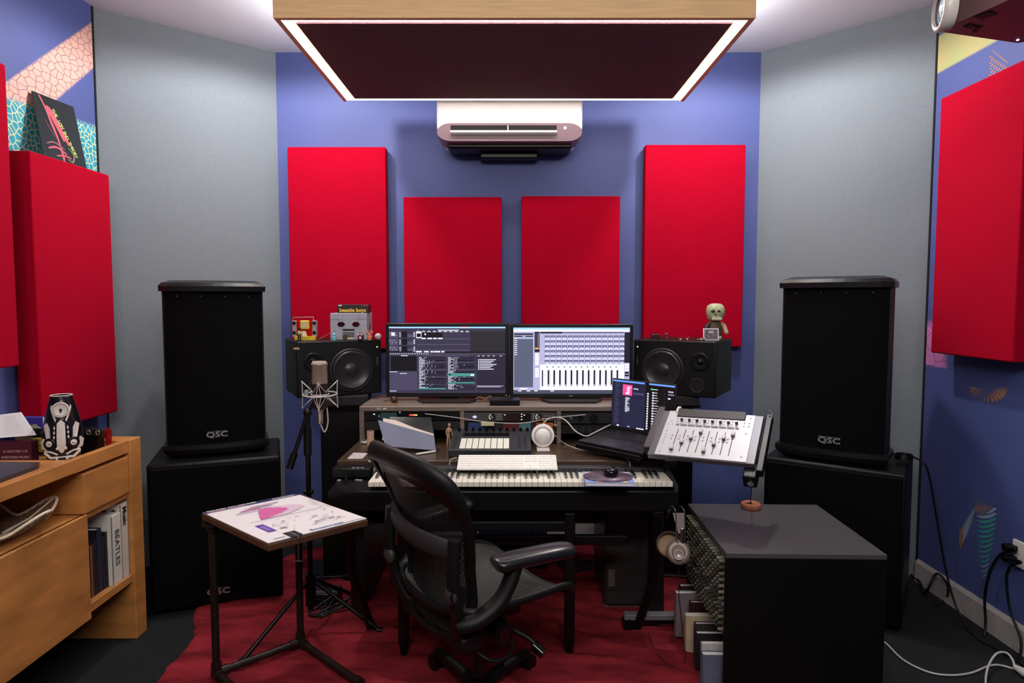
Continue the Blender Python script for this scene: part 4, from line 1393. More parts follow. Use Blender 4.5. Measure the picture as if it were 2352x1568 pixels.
# ------------------------------------------------------------------ laptop on a riser
fl, fr = Vector((.300, 2.945, .806)), Vector((.540, 2.695, .806))
U = (fr - fl).normalized()
Vd = Vector((.70, .672, 0)).normalized()
up = (Vd * .245 + Vector((0, 0, .022))).normalized()
LM = frame_m(fl, U, up)
t = thing('laptop', 'open dark laptop with blue purple screen facing the chair', 'laptop', M=LM)
LWd, LDp = .352, .245
LAPM = mat('laptop_shell', (34, 33, 38), .35)
m = MB(); m.box(0, LWd, 0, LDp, -.014, 0, LAPM, .004, 3); m.make('base', t)
m = MB(); m.box(.11, .24, .012, .095, 0, .0006, mat('trackpad', (52, 50, 60), .28)); m.make('trackpad', t)
kw = (LWd - .04) / 14
kme = None
for r in range(5):
    for c in range(14):
        if kme is None:
            m = MB(); m.box(-kw / 2 + .0012, kw / 2 - .0012, -.0085, .0085, 0, .0015, mat('laptop_key', (22, 22, 24), .4), .0006); o = m.make('key', t); kme = o.data; o.location = (.02 + (c + .5) * kw, .115 + r * .0205, .0002)
        else:
            inst('key', kme, t, (.02 + (c + .5) * kw, .115 + r * .0205, .0002))
# lid
lid = MB(Matrix.Translation((0, LDp, 0)) @ Matrix.Rotation(math.radians(-8), 4, 'X'))
lid.box(0, LWd, -.002, .004, .0, .242, LAPM, .002, 2); lid.make('lid', t)
m = MB(Matrix.Translation((LWd / 2, LDp - .003, .0)) @ Matrix.Rotation(math.radians(-8), 4, 'X') @ Matrix.Translation((0, -.0004, .008)))
NV = em((44, 46, 84), .55); PINK = em((255, 80, 150), 1.1); WT = em((225, 225, 240), 1.1); BK = em((10, 9, 20), .4)
R = lambda *a: scr_rect(m, LWd - .012, .228, *a)
R(0, 0, 1, 1, BK, 0); R(0, .0, .53, .035, em((110, 160, 250), 1.1), 2); R(.60, .0, 1, .035, em((110, 160, 250), 1.1), 2)
R(0, .035, .55, .97, NV, 1); R(.17, .08, .33, .30, PINK, 3)
R(.22, .24, .28, .28, WT, 4); R(.24, .12, .29, .25, em((255, 200, 225), 1.1), 4); R(.28, .11, .31, .14, em((255, 200, 225), 1.1), 4)
R(.35, .14, .43, .16, WT, 3); R(.35, .22, .52, .27, em((90, 80, 120), .7), 3)
rnd = random.Random(5)
for k in range(22):
    R(.04, .05 + k * .04, .04 + .05 + .04 * rnd.random(), .058 + k * .04, em((120, 116, 150), .7), 3)
    R(.22, .34 + k * .014, .25 + .05 * rnd.random(), .348 + k * .014, WT, 3)
for k in range(15):
    R(.20, .36 + k * .04, .55, .363 + k * .04, em((80, 90, 140), .6), 2)
    R(.575, .20 + k * .05, .60, .235 + k * .05, WT, 3)
    R(.655, .17 + k * .052, .685, .20 + k * .052, WT, 3); R(.69, .175 + k * .052, .73 + .04 * rnd.random(), .187 + k * .052, WT, 3)
    R(.84, .18 + k * .052, .85, .19 + k * .052, em((120, 120, 150), .8), 3)
R(.63, .10, .66, .135, em((60, 220, 130), 1), 4); R(.665, .11, .74, .125, WT, 4); R(.90, .12, .98, .14, WT, 4); R(.90, .17, .99, .2, em((150, 140, 180), .8), 3); R(.9, .25, .94, .28, WT, 3)
R(.09, .93, .13, .96, WT, 4); R(.42, .935, .54, .96, WT, 4); R(.27, .93, .31, .945, WT, 4)
m.make('screen', t, normals=False)
t = thing('laptop_stand', 'black tilted stand lifting the laptop above the desk', 'stand', M=frame_m(fl - Vector((0, 0, .018)), U, up))
m = MB(); m.box(.0, LWd, -.012, LDp - .02, -.013, .0, BLK, .003, 2); m.box(0, LWd, -.018, -.010, -.014, .008, BLK, .002); m.make('tray', t)
m = MB(); m.box(.06, LWd - .10, .14, .22, -.052, -.013, BLK, .003); m.make('riser', t)
m = MB(); m.box(.04, .16, .10, .22, -.048, -.013, BLK, .003); m.make('riser', t)

# ------------------------------------------------------------------ fader controller on a boom mount
Wv, Hv = Vector((.362, -.20, .01)), Vector((.126, .22, .146))
cc = Vector((.79, 2.62, .897))
o0 = cc - Wv / 2 - Hv / 2
FM = frame_m(o0, Wv, Hv)
fw, fh = Wv.length, Hv.length * .98
t = thing('fader_controller', 'tilted silver eight-fader control surface right of the laptop', 'controller', M=FM)
SILF = mat('brushed_silver', (196, 196, 200), .45, .25)
m = MB(); m.box(0, fw, 0, fh, -.022, 0, mat('controller_sides', (92, 92, 98), .35, .4), .003, 2); m.make('body', t)
m = MB(); fx0, fx1 = .030, fw - .032
m.prism([(fx0, .004, 0), (fx1, .004, 0), (fx1, fh - .004, 0), (fx1 - .036, fh - .004, 0), (fx1 - .036, fh - .042, 0), (fx0 + .036, fh - .042, 0), (fx0 + .036, fh - .004, 0), (fx0, fh - .004, 0)], (0, 0, .003), SILF); m.make('faceplate', t)
m = MB(); m.box(fx0 + .037, fx1 - .037, fh - .041, fh + .012, .001, .007, mat('fader_display', (34, 31, 36), .5), .002); m.make('display', t)
fd = [.06, .40, .64, .97, .06, .42, .74, .94]
sp = (fx1 - fx0 - .13) / 7
SLOT = mat('fader_slot', (30, 18, 18), .6)
CAPM = mat('fader_cap', (206, 202, 204), .3)
for i in range(8):
    x = fx0 + .062 + i * sp
    m = MB(); m.box(x - .0014, x + .0014, .030, .165, .0031, .0036, SLOT); m.make('fader_track', t)
    y = .036 + fd[i] * .122
    m = MB(); m.box(x - .0068, x + .0068, y - .0105, y + .0105, .0036, .017, CAPM, .002, 2)
    m.box(x - .007, x + .007, y - .011, y - .008, .0036, .011, mat('cap_edge', (90, 66, 72), .4)); m.make('fader_cap', t)
    m = MB(); m.cyl((x + .002, .222, .003), (x + .002, .222, .018), .0062, mat('knob_dark', (58, 54, 58), .35), .0052, 14); m.cyl((x + .002, .222, .018), (x + .002, .222, .0186), .005, STEEL, n=12); m.make('encoder', t)
    for dx in (-.010, .008):
        m = MB(); m.box(x + dx - .007, x + dx + .007, .188, .199, .003, .0055, mat('soft_grey', (128, 126, 132), .5), .001); m.make('channel_button', t)
    m = MB()
    for dy in (.120, .100):
        m.box(x - .020, x - .013, dy, dy + .009, .003, .0042, mat('pale_button', (160, 158, 164), .5), .0008)
    m.box(x - .020, x - .012, .228, .235, .003, .0038, mat('pale_button', (160, 158, 164), .5)); m.box(x - .020, x - .012, .210, .217, .003, .0038, mat('pale_button', (160, 158, 164), .5))
    m.make('small_buttons', t)['kind'] = 'stuff'
for x, y in [(.018, .022), (.018, .075), (.018, .093), (.018, .110), (.018, .128), (.018, .150), (.014, .195), (.030, .195), (.022, .215), (fx1 - fx0 - .02, .030), (fx1 - fx0 - .022, .165), (fx1 - fx0 - .018, .21), (fx1 - fx0 - .036, .21), (fx1 - fx0 - .018, .23), (fx1 - fx0 - .036, .23), (fx1 - fx0 - .016, .262)]:
    m = MB(); m.cyl((fx0 + x, y, .003), (fx0 + x, y, .0052), .0042, mat('button_ring', (228, 226, 222), .3), .0036, 14); m.cyl((fx0 + x, y, .0052), (fx0 + x, y, .0056), .0018, DGREY, n=8); m.make('round_button', t)
m = MB(); m.tube(spline([(fx0 + .030, fh - .012, .002), (fx0 + .034, fh + .008, .010), (fx0 + .040, fh + .018, .004)], 4), .006, WHITE, 8); m.make('white_corner_clip', t)
t = thing('controller_mount', 'black arm and bracket carrying the silver fader controller', 'stand', M=FM)
m = MB(); m.box(-.03, fw + .02, .05, .11, -.05, -.024, BLK, .004); m.make('cross_bar', t)
m = MB(); m.box(fw + .004, fw + .030, -.02, fh + .03, -.045, -.012, BLK, .004, 2); m.make('side_rail', t)
m = MB(); m.box(-.035, -.004, .06, fh + .045, -.04, -.014, mat('dusky_plastic', (72, 62, 68), .4), .004, 2); m.make('left_clamp', t)
m = MB(); m.box(fw - .04, fw + .01, -.05, .02, -.075, -.02, BLK, .006, 2); m.cyl((fw - .012, -.055, -.05), (fw - .012, -.04, -.05), .012, CHROME); m.make('swivel', t)
m = MB(); m.tube([(fw + .02, fh - .02, -.03), (fw + .03, fh + .02, .0), (fw + .015, fh + .03, .004)], .004, STEEL, 8); m.make('hook', t)
ft = FM @ Vector((fw * .28, .08, -.05))
m = MB(FM.inverted()); m.cyl(ft, Vector((ft.x - .06, 2.90, DZ)), .014, BLK); m.cyl(Vector((ft.x - .06, 2.90, DZ)), Vector((ft.x - .06, 2.90, DZ + .006)), .04, BLK, n=24); m.make('support_post', t)
m = MB(); a = atY(1727, 1085, 2.55)
sw = FM @ Vector((fw - .02, -.05, -.07))
e = Vector((atY(1724, 1145, 2.76).x, 2.76, .555))
m.tube(spline([atY(1727, 1078, 2.60), atY(1727, 1110, 2.68), e + Vector((0, 0, .018))], 6), .0022, BLK, 6)
tag(m.make('drop_cable'), 'thin black cable dropping from the fader controller to the wooden disc', 'cable')
m = MB(); m.lathe([(.038, 0), (.041, .004), (.041, .020), (.037, .024), (.033, .021), (.0005, .020)], mat('orange_wood', (176, 104, 72), .5, var=.2, vs=30), (0, 0, 0), 32); m.ball((-.006, 0, .022), .008, mat('dark_leaf', (44, 32, 26), .6), sq=(1.6, 1, .5))
tag(m.make('wooden_disc', loc=(e.x, 2.755, .5505)), 'round orange wooden dish at the rear edge of the black rack cabinet', 'dish')

#@@ PIANO
# ------------------------------------------------------------------ stage piano
KY0, KY1, KZ = 2.572, 2.722, .716
kx0, kx1 = atY(845, 1113, KY0).x, atY(1546, 1113, KY0).x
px0, px1 = atY(752, 1120, 2.56).x, atY(1560, 1120, 2.56).x
t = thing('stage_piano', 'long black stage piano with ivory keys in front of the desk', 'keyboard instrument', ((px0 + px1) / 2, 2.56, .60))
PX, PY, PZ = t.location
m = MB(); m.box(px0 - PX, px1 - PX, 0, .30, 0, .082, BLK, .006, 2); m.make('lower_case', t)
m = MB(); m.box(kx0 - .002 - PX, kx1 + .002 - PX, KY1 - PY, .212, .08, .135, mat('charcoal_panel', (52, 50, 54), .4), .003, 2); m.make('rear_panel', t)
m = MB(); m.prism([(px0 - PX + .004, .004, .082), (px0 - PX + .004, .16, .088), (px0 - PX + .004, .212, .125), (px0 - PX + .004, .212, .082)], (kx0 - px0 - .012, 0, 0), BLK); m.make('left_panel', t)
m = MB(); m.prism([(kx1 - PX + .003, .002, .08), (kx1 - PX + .003, .002, .105), (kx1 - PX + .003, .13, .128), (kx1 - PX + .003, .212, .139), (kx1 - PX + .003, .212, .08)], (px1 - kx1 - .006, 0, 0), mat('charcoal_panel', (52, 50, 54), .4)); m.make('end_block', t)
ww = (kx1 - kx0) / 52
m = MB(); m.box(-ww / 2 + .0007, ww / 2 - .0007, 0, KY1 - KY0, -.020, 0, IVORY, .0012); o = m.make('white_key', t); wme = o.data
o.location = (kx0 + ww / 2 - PX, KY0 - PY, KZ - PZ)
for k in range(1, 52):
    inst('white_key', wme, t, (kx0 + (k + .5) * ww - PX, KY0 - PY, KZ - PZ))
bme = None
EB = mat('ebony_key', (20, 18, 19), .3)
for k in range(51):
    if (k + 5) % 7 in (0, 1, 3, 4, 5):      # gaps after A, C, D, F, G
        pass
    nm = 'ABCDEFG'[k % 7]
    if nm in 'BE':
        continue
    loc = (kx0 + (k + 1) * ww - PX, KY0 - PY + .052, KZ - PZ)
    if bme is None:
        m = MB(); vs = [(-.0055, 0, 0), (.0055, 0, 0), (.0055, .098, 0), (-.0055, .098, 0), (-.0042, .006, .0115), (.0042, .006, .0115), (.0042, .098, .0125), (-.0042, .098, .0125)]
        m.add(vs, [(0, 1, 2, 3), (4, 7, 6, 5), (0, 4, 5, 1), (1, 5, 6, 2), (2, 6, 7, 3), (3, 7, 4, 0)], EB); o = m.make('black_key', t); o.location = loc; bme = o.data
    else:
        inst('black_key', bme, t, loc)
for (u, v, c) in [(787, 1098, 0), (795, 1103, 0), (803, 1098, 0), (813, 1098, 1), (820, 1103, 0), (828, 1104, 0), (779, 1104, 0)]:
    a = atZ(u, v, .686)
    m = MB(); m.box(-.008, .008, -.006, .006, 0, .008, mat('coral_button', (230, 130, 140), .4) if c else mat('blue_grey_button', (140, 150, 168), .4), .001); m.make('panel_button', t, (a.x - PX, a.y - PY, .083))
for u, v in ((813, 1088), (827, 1088)):
    a = atZ(u, v, .69); m = MB(); m.cyl((0, 0, 0), (0, 0, .014), .0065, BLK, n=14); m.make('knob', t, (a.x - PX, a.y - PY, .084))
a = atZ(795, 1108, .686); m = MB(); m.tube([(0, 0, 0), (0, .003, .028)], [.010, .007], BLK, 10); m.cyl((0, 0, -.001), (0, 0, .003), .018, BLK, n=20); m.make('joystick', t, (a.x - PX, a.y - PY, .085))
t = thing('effects_box', 'flat black control box with three pale buttons left of the piano keys', 'controller', (atZ(810, 1075, .735).x - .01, 2.70, .7))
m = MB(); m.box(-.078, .085, .010, .078, -.006, .034, BLK, .004, 2); m.make('case', t)
for k in range(3):
    m = MB(); m.box(.004 + k * .019, .017 + k * .019, .018, .028, .034, .036, mat('blue_grey_button', (140, 150, 168), .4), .001); m.make('button', t)
m = MB(); m.box(-.025, .03, -.02, .02, 0, .016, CREAM, .003, 2); tag(m.make('cream_box', loc=(atZ(873, 1072, .76).x + .005, 2.745, .7355)), 'small cream box on the piano just left of the chair back', 'box')
m = MB(); m.tube(spline([(-.055, 0, .002), (-.035, .01, .010), (-.01, .012, .018), (.01, .005, .016), (-.02, -.004, .006), (-.05, -.004, .002)], 5), .003, CREAM, 6)
tag(m.make('cream_cable', loc=(atZ(868, 1066, .76).x, 2.752, .7525)), 'pale coiled lead on top of the cream box', 'cable')
# white computer keyboard
ka, kb = atY(1049, 1088, 2.665), atY(1281, 1090, 2.665)
kv = frame_m(Vector((ka.x, 2.668, .7375)), Vector((1, 0, 0)), Vector((0, .107, .034)))
t = thing('computer_keyboard', 'white full-size computer keyboard resting above the piano keys', 'keyboard', M=kv)
KW = kb.x - ka.x
m = MB(); m.box(0, KW, 0, .114, -.001, .007, WHITE, .003, 2); m.make('body', t)
KEYM = mat('keycap_white', (246, 244, 236), .45)
shapes = {}


def keycap(x, y, wk, hk=.0155):
    k = (round(wk, 4), round(hk, 4))
    if k not in shapes:
        m = MB(); m.box(-wk / 2 + .0012, wk / 2 - .0012, -hk / 2 + .001, hk / 2 - .001, 0, .0022, KEYM, .0007); o = m.make('key', t); shapes[k] = o.data; o.location = (x, y, .007)
    else:
        inst('key', shapes[k], t, (x, y, .007))


u = KW / 23.2
for r in range(6):
    y = .012 + r * .0178
    if r == 0:
        xs = [(0, 1.3), (1.3, 1.2), (2.5, 1.3), (3.8, 6.0), (9.8, 1.3), (11.1, 1.2), (12.3, 1.0), (13.3, 1.7)]
    elif r == 5:
        xs = [(k * 15 / 14, 15 / 14) for k in range(14)]
    else:
        off = [0, 2.3, 1.8, 1.5, 0][r]
        nk = [0, 10, 11, 12, 13][r]
        xs = [(0, off)] if off else []
        xs += [(off + k, 1) for k in range(nk)]
        e2 = off + nk
        xs += [(e2, 15 - e2)]
    for xx, wk in xs:
        keycap((.3 + xx + wk / 2) * u, y, wk * u)
    for k in range(3):
        if r in (4, 3, 5) or r == 0 or (r == 1 and k == 1):
            keycap((15.6 + k + .5) * u, y, u)
    for k in range(4):
        keycap((18.9 + k + .5) * u, y, u)
m = MB(); m.tube(spline([atY(1049, 1051, 2.77), atY(1036, 1055, 2.78), atY(1032, 1070, 2.78), atY(1033, 1080, 2.79)], 6), .0025, WCB, 6); tag(m.make('keyboard_cable'), 'short white lead at the top left corner of the white keyboard', 'cable')
# book, disc pad and mouse
bk = [atZ(1349, 1110, .735), atZ(1456, 1116, .735), atZ(1452, 1070, .735), atZ(1345, 1066, .735)]
BX, BY = (bk[0] + bk[1]) / 2, bk[0].y
t = thing('book', 'blue covered paperback lying across the piano keys under a disc', 'book', (BX.x, BY - .012, .7285), -.03)
m = MB(); m.box(-.092, .092, 0, .155, 0, .012, PAPER, .001); m.make('pages', t)
m = MB(); m.box(-.094, .094, -.002, .158, .012, .014, mat('book_cover_blue', (140, 166, 226), .4), .0005); m.box(-.094, .094, -.002, .158, -.001, .0, mat('book_cover_blue', (140, 166, 226), .4)); m.make('cover', t)
m = MB(); m.quad([(-.06, .0, .0143), (.0, .0, .0143), (.0, .016, .0143), (-.05, .018, .0143)], mat('cover_pink', (220, 180, 176), .5)); m.quad([(.05, .0, .0143), (.07, .0, .0143), (.066, .03, .0143), (.048, .028, .0143)], mat('cover_yellow', (224, 210, 150), .5)); m.quad([(-.085, .11, .0143), (.085, .11, .0143), (.085, .15, .0143), (-.085, .15, .0143)], mat('cover_pink', (220, 180, 176), .5)); m.quad([(-.028, .003, .0146), (.002, .003, .0146), (.002, .008, .0146), (-.028, .008, .0146)], DGREY); m.make('cover_print', t)
m = MB(); m.lathe([(.0005, 0), (.098, 0), (.098, .0025), (.0005, .0025)], mat('nebula_pad', (104, 82, 100), .35, var=.8, vs=14), (0, 0, 0), 48, None, 1.0, .78)
tag(m.make('mouse_pad', loc=(BX.x + .003, BY + .066, .7437)), 'oval purple brown mouse pad lying on the blue book', 'mouse pad')
t = thing('mouse', 'glossy black round mouse on the oval pad', 'mouse', (atZ(1400, 1085, .75).x - .0, BY + .072, .7466))
m = MB(); m.lathe([(.022, 0), (.028, .006), (.030, .016), (.026, .026), (.016, .033), (.0005, .036)], GLOSS, n=28, sy=1.3); m.make('shell', t)
m = MB(); m.lathe([(.0085, .0), (.0085, .004), (.0005, .006)], mat('dark_ball', (30, 30, 34), .08), (0, -.010, .030), 16); m.make('scroll_ball', t)
# piano stand
t = thing('piano_stand', 'black metal stand with slanted legs under the stage piano', 'stand', (PX, 2.68, 0))
m = MB()
for s in (-1, 1):
    lx = (-.438 if s < 0 else .232) - PX; m = MB(); m.box(lx - .02, lx + .02, -.135, -.095, .06, .595, BLK, .004); m.cyl((lx, -.115, .0), (lx, -.115, .06), .013, BLK, .02); m.make('front_leg', t)
    m = MB(); m.tube([(s * .62, -.08, .59), (s * .64, .0, .3), (s * .58, .10, .0)], .02, BLK, 8); m.make('slanted_leg', t)
    m = MB(); m.box(s * .62 - .02, s * .62 + .02, -.12, .16, .575, .598, BLK, .003); m.make('top_rail', t)
m = MB(); m.box(-.40, .27, -.13, -.10, .52, .56, BLK, .004); m.make('cross_beam', t)
m = MB(); m.box(-.14, .52, .0, .03, .415, .455, BLK, .004); m.cyl((-.14, -.01, .435), (-.14, .04, .435), .034, BLK); m.make('lower_beam', t)
# computer tower
t = thing('computer_tower', 'dark grey computer tower standing on the rug under the desk', 'computer', (.535, 2.95, 0))
m = MB(); m.box(-.105, .105, 0, .42, .02, .49, mat('tower_grey', (50, 48, 50), .4, .2), .02, 3); m.make('case', t)
m = MB(); m.box(-.092, .092, -.004, .0, .10, .44, mat('tower_front', (36, 32, 34), .5, var=.3, vs=8), .002); m.make('front_grille', t)
m = MB(); m.box(-.09, -.06, -.006, -.003, .12, .20, mat('label_dull', (80, 70, 72), .5)); m.make('label', t)
m = MB(); m.box(-.10, .10, .02, .06, 0, .022, MGREY, .004); m.box(-.10, .10, .34, .38, 0, .022, MGREY, .004); m.make('feet', t)
# under-desk clutter
m = MB(); m.box(-.085, .045, 0, .10, 0, .055, DGREY, .006, 2); m.box(-.06, .03, .01, .03, .055, .058, STEEL)
tag(m.make('power_brick', loc=(atZ(760, 1385, 0).x, 2.98, .012)), 'grey metal power box on the rug beside the left desk leg', 'power supply')
CB = mat('black_cable', (14, 14, 15), .5)
rnd = random.Random(11)
for k, (bx, by, lab) in enumerate([(-.86, 2.93, 'tangle of black cables on the rug behind the pipe table'), (-.52, 3.4, 'tangle of cables on the rug under the left half of the desk'), (.33, 3.42, 'heap of black cables under the right half of the desk')]):
    pts = []
    for i in range(26):
        a = rnd.random() * 6.28
        pts.append((bx + .09 * math.cos(a) * rnd.random() * 1.3, by + .08 * math.sin(a), .018 + .05 * rnd.random() ** 2))
    m = MB(); m.tube(spline(pts, 5), .0045, CB, 5); tag(m.make('cable_tangle'), lab, 'cables')
m = MB(); m.tube(spline([atZ(700, 1315, .02), atZ(735, 1320, .02), atZ(748, 1345, .02), atZ(735, 1375, .03), atZ(705, 1372, .02), atZ(720, 1400, .02)], 6), .004, CB, 6); tag(m.make('floor_lead'), 'single dark lead looping on the red rug below the poster', 'cable')
m = MB(); m.box(-.05, .05, -.03, .03, 0, .028, BLK, .005, 2); tag(m.make('foot_pedal', loc=(atZ(838, 1290, 0).x, 3.28, .012)), 'small black pedal on the red rug beyond the left desk leg', 'pedal')
t = thing('floor_amplifier', 'low black box with a short antenna on the floor under the desk', 'box', (.02, 3.40, 0))
m = MB(); m.box(-.20, .17, 0, .22, .01, .20, BLK, .01, 2); m.make('case', t)
m = MB(); m.cyl((.09, .05, .20), (.09, .05, .26), .008, BLK); m.make('antenna', t)
m = MB(); m.box(-.11, .11, -.004, 0, .05, .15, BLKM, .004); m.make('front_panel', t)

#@@ CHAIR
# ------------------------------------------------------------------ red rug
def rug_edge(a):
    r = 1.0 + .05 * math.sin(3 * a + 1) + .035 * math.sin(7 * a) + .02 * math.sin(13 * a + 2)
    return r


from mathutils import noise
RUGM = mat('red_shag', (138, 42, 50), .95, var=.55, vs=3.5, stretch=(1, 2.6, 1), bump=1.0, bs=160, spec=.05)
m = MB()
NA, NR = 220, 80
vs, fs = [], []
rc = Vector((-.12, 2.70))
for j in range(NR + 1):
    for i in range(NA):
        a = 2 * PI * i / NA
        fr = .012 * noise.noise(Vector((9 * math.cos(a) * 3, 9 * math.sin(a) * 3, 0))) * (j / NR) ** 6
        q = (j / NR) * (rug_edge(a) + fr)
        ce, se = math.cos(a), math.sin(a)
        k = (abs(ce) ** 3.2 + abs(se) ** 3.2) ** (-1 / 3.2)
        x, y = rc.x + 1.32 * q * k * ce, rc.y + 1.14 * q * k * se
        w1 = noise.noise(Vector((1.4 * x + 5, 4.2 * y + 1.2 * math.sin(2 * x), 2.2)))
        ridge = max(0, 1 - abs(w1) * 5) ** 2
        z = .010 + .016 * ridge + .007 * noise.noise(Vector((14 * x, 14 * y, 1))) + .004 * noise.noise(Vector((60 * x, 60 * y, 3)))
        z = max(.003, z) if j < NR else .001
        vs.append((x, y, z))
for j in range(NR):
    for i in range(NA):
        fs.append((j * NA + i, j * NA + (i + 1) % NA, (j + 1) * NA + (i + 1) % NA, (j + 1) * NA + i))
m.add(vs, fs, RUGM, True)
rug = tag(m.make('rug'), 'large rumpled red shag rug under desk, chair and pipe table', 'rug')

# ------------------------------------------------------------------ mesh office chair
CC = Vector((-.117, 2.228, 0))
t = thing('office_chair', 'black mesh-backed swivel chair turned away to the right in front of the keys', 'chair', CC, math.atan2(-.79, .61))
CP = mat('chair_plastic', (12, 11, 11), .5, spec=.35)
CPT = mat('chair_top_band', (34, 28, 27), .42)
WEAVE = mat('chair_weave', (16, 15, 15), .7)


def back_y(x, z):
    return -.205 - max(0, (z - .50)) * .30 - .05 * math.sin(max(0, min(1, (z - .42) / .5)) * PI) * -1 * .6 + .9 * x * x


half = [(0, 1.035), (.10, 1.030), (.175, 1.012), (.228, .970), (.246, .90), (.240, .82), (.222, .74), (.204, .66), (.196, .58), (.188, .50), (.160, .43), (.09, .395), (0, .388)]
half = [(x, .36 + .92 * (z - .388)) for x, z in half]
outl = spline([(x, 0, z) for x, z in half] + [(-x, 0, z) for x, z in half[-2:0:-1]], 5, True)
loop = [Vector((p.x, back_y(p.x, p.z), p.z)) for p in outl]
rad = [.018 + .016 * max(0, min(1, (p.z - .78) / .14)) for p in loop]
m = MB(); m.tube(loop, rad, CP, 10, True, flat=.62); m.make('back_frame', t)


def half_w(z):
    """half width of the back at height z"""
    best = 0
    for i in range(len(outl)):
        p, q = outl[i], outl[(i + 1) % len(outl)]
        if (p.z - z) * (q.z - z) <= 0 and abs(p.z - q.z) > 1e-6:
            x = p.x + (q.x - p.x) * (z - p.z) / (q.z - p.z)
            best = max(best, x)
    return best


def z_range(x):
    zs = []
    for i in range(len(outl)):
        p, q = outl[i], outl[(i + 1) % len(outl)]
        if (p.x - x) * (q.x - x) <= 0 and abs(p.x - q.x) > 1e-6:
            zs.append(p.z + (q.z - p.z) * (x - p.x) / (q.x - p.x))
    return (min(zs), max(zs)) if len(zs) >= 2 else None


# solid top band
m = MB()
vs, fs = [], []
N = 24
for i in range(N + 1):
    x = -.225 + .45 * i / N
    zr = z_range(x)
    zt_, zb_ = zr[1] - .004, zr[1] - .075 - .03 * (1 - (x / .225) ** 2) * -1 * .2 - .035 * abs(x / .225) ** 3
    for z in (zt_, zb_):
        for dy in (-.004, .004):
            vs.append((x, back_y(x, z) + dy, z))
for i in range(N):
    k, n2 = i * 4, i * 4 + 4
    fs += [(k, n2, n2 + 2, k + 2), (k + 1, k + 3, n2 + 3, n2 + 1), (k + 2, n2 + 2, n2 + 3, k + 3), (k, k + 1, n2 + 1, n2)]
m.add(vs, fs, CPT, True); m.make('top_band', t)
# woven strands: vertical ribbons
m = MB()
ns = 64
for i in range(ns):
    x = -.238 + .476 * (i + .5) / ns
    zr = z_range(x)
    if not zr:
        continue
    z0, z1 = zr
    w_ = .0033
    vs, fs = [], []
    K = 14
    for k in range(K + 1):
        z = z0 + (z1 - z0) * k / K
        y = back_y(x, z) + .004
        vs += [(x - w_, y, z), (x + w_, y, z)]
    for k in range(K):
        fs.append((2 * k, 2 * k + 1, 2 * k + 3, 2 * k + 2))
    m.add(vs, fs, WEAVE)
for k in range(130):
    z = .37 + .57 * k / 130
    hw_ = half_w(z) - .004
    if hw_ <= 0:
        continue
    vs, fs = [], []
    for i in range(11):
        x = -hw_ + 2 * hw_ * i / 10
        y = back_y(x, z) + .0055
        vs += [(x, y, z - .0009), (x, y, z + .0009)]
    for i in range(10):
        fs.append((2 * i, 2 * i + 2, 2 * i + 3, 2 * i + 1))
    m.add(vs, fs, WEAVE)
m.make('back_mesh', t, normals=False)['kind'] = 'stuff'
# lumbar pad across the rear of the back
m = MB()
lp = [Vector((x, back_y(x, .69) - .034 + .25 * x * x, .69 - .012 * (x / .2))) for x in [-.238 + .44 * i / 12 for i in range(13)]]
m.tube(lp, [.034 if 0 < i < 12 else .028 for i in range(13)], mat('lumbar_foam', (40, 38, 40), .55), 12, flat=.45, up=(0, 0, 1)); m.make('lumbar_pad', t)
# spine supports
for s in (-1, 1):
    m = MB(); m.tube(spline([(s * .205, back_y(.2, .70) - .03, .72), (s * .205, -.235, .58), (s * .198, -.215, .47), (s * .15, -.18, .385), (s * .07, -.08, .36)], 5), .024, CP, 10, flat=.8); m.make('side_support', t)
# seat: waterfall pan
souts = [(0, .275), (.12, .272), (.20, .252), (.245, .20), (.255, .10), (.250, 0), (.242, -.10), (.215, -.18), (.14, -.215), (0, -.22)]
so = spline([(x, y, 0) for x, y in souts] + [(-x, y, 0) for x, y in souts[-2:0:-1]], 4, True)


def seat_z(x, y):
    z = .455 + .035 * (abs(x) / .25) ** 2 - .02 * math.cos(min(1, abs(x) / .25) * PI / 2)
    if y > .14:
        z -= 2.4 * (y - .14) ** 2
    if y < -.10:
        z += .9 * (y + .10) ** 2 * 2
    return z


m = MB(); m.tube([Vector((p.x, p.y, seat_z(p.x, p.y) - .004)) for p in so], .014, CP, 10, True, flat=.8, up=(0, 0, 1)); m.make('seat_frame', t)
m = MB(); SW = mat('seat_weave', (70, 70, 66), .6, bump=.6, bs=300, stretch=(1, .2, 1))
cen = (0, .03)
vs, fs = [], []
RN = 7
for r in range(RN + 1):
    for p in so:
        x, y = cen[0] + (p.x - cen[0]) * r / RN, cen[1] + (p.y - cen[1]) * r / RN
        vs.append((x, y, seat_z(x, y)))
k = len(so)
for r in range(RN):
    for i in range(k):
        fs.append((r * k + i, r * k + (i + 1) % k, (r + 1) * k + (i + 1) % k, (r + 1) * k + i))
m.add(vs, fs, SW, True); m.make('seat_mesh', t)
m = MB()
for i in range(46):
    y = -.20 + .455 * i / 46
    xs = [p.x for j, p in enumerate(so) if abs(p.y - y) < .03]
    hwid = max(xs) - .008 if xs else .2
    vs, fs = [], []
    for q in range(13):
        x = -hwid + 2 * hwid * q / 12
        vs += [(x, y - .0016, seat_z(x, y) + .0005), (x, y, seat_z(x, y) + .0028), (x, y + .0016, seat_z(x, y) + .0005)]
    for q in range(12):
        fs += [(3 * q, 3 * q + 3, 3 * q + 4, 3 * q + 1), (3 * q + 1, 3 * q + 4, 3 * q + 5, 3 * q + 2)]
    m.add(vs, fs, SW)
m.make('seat_ribs', t, normals=False)['kind'] = 'stuff'
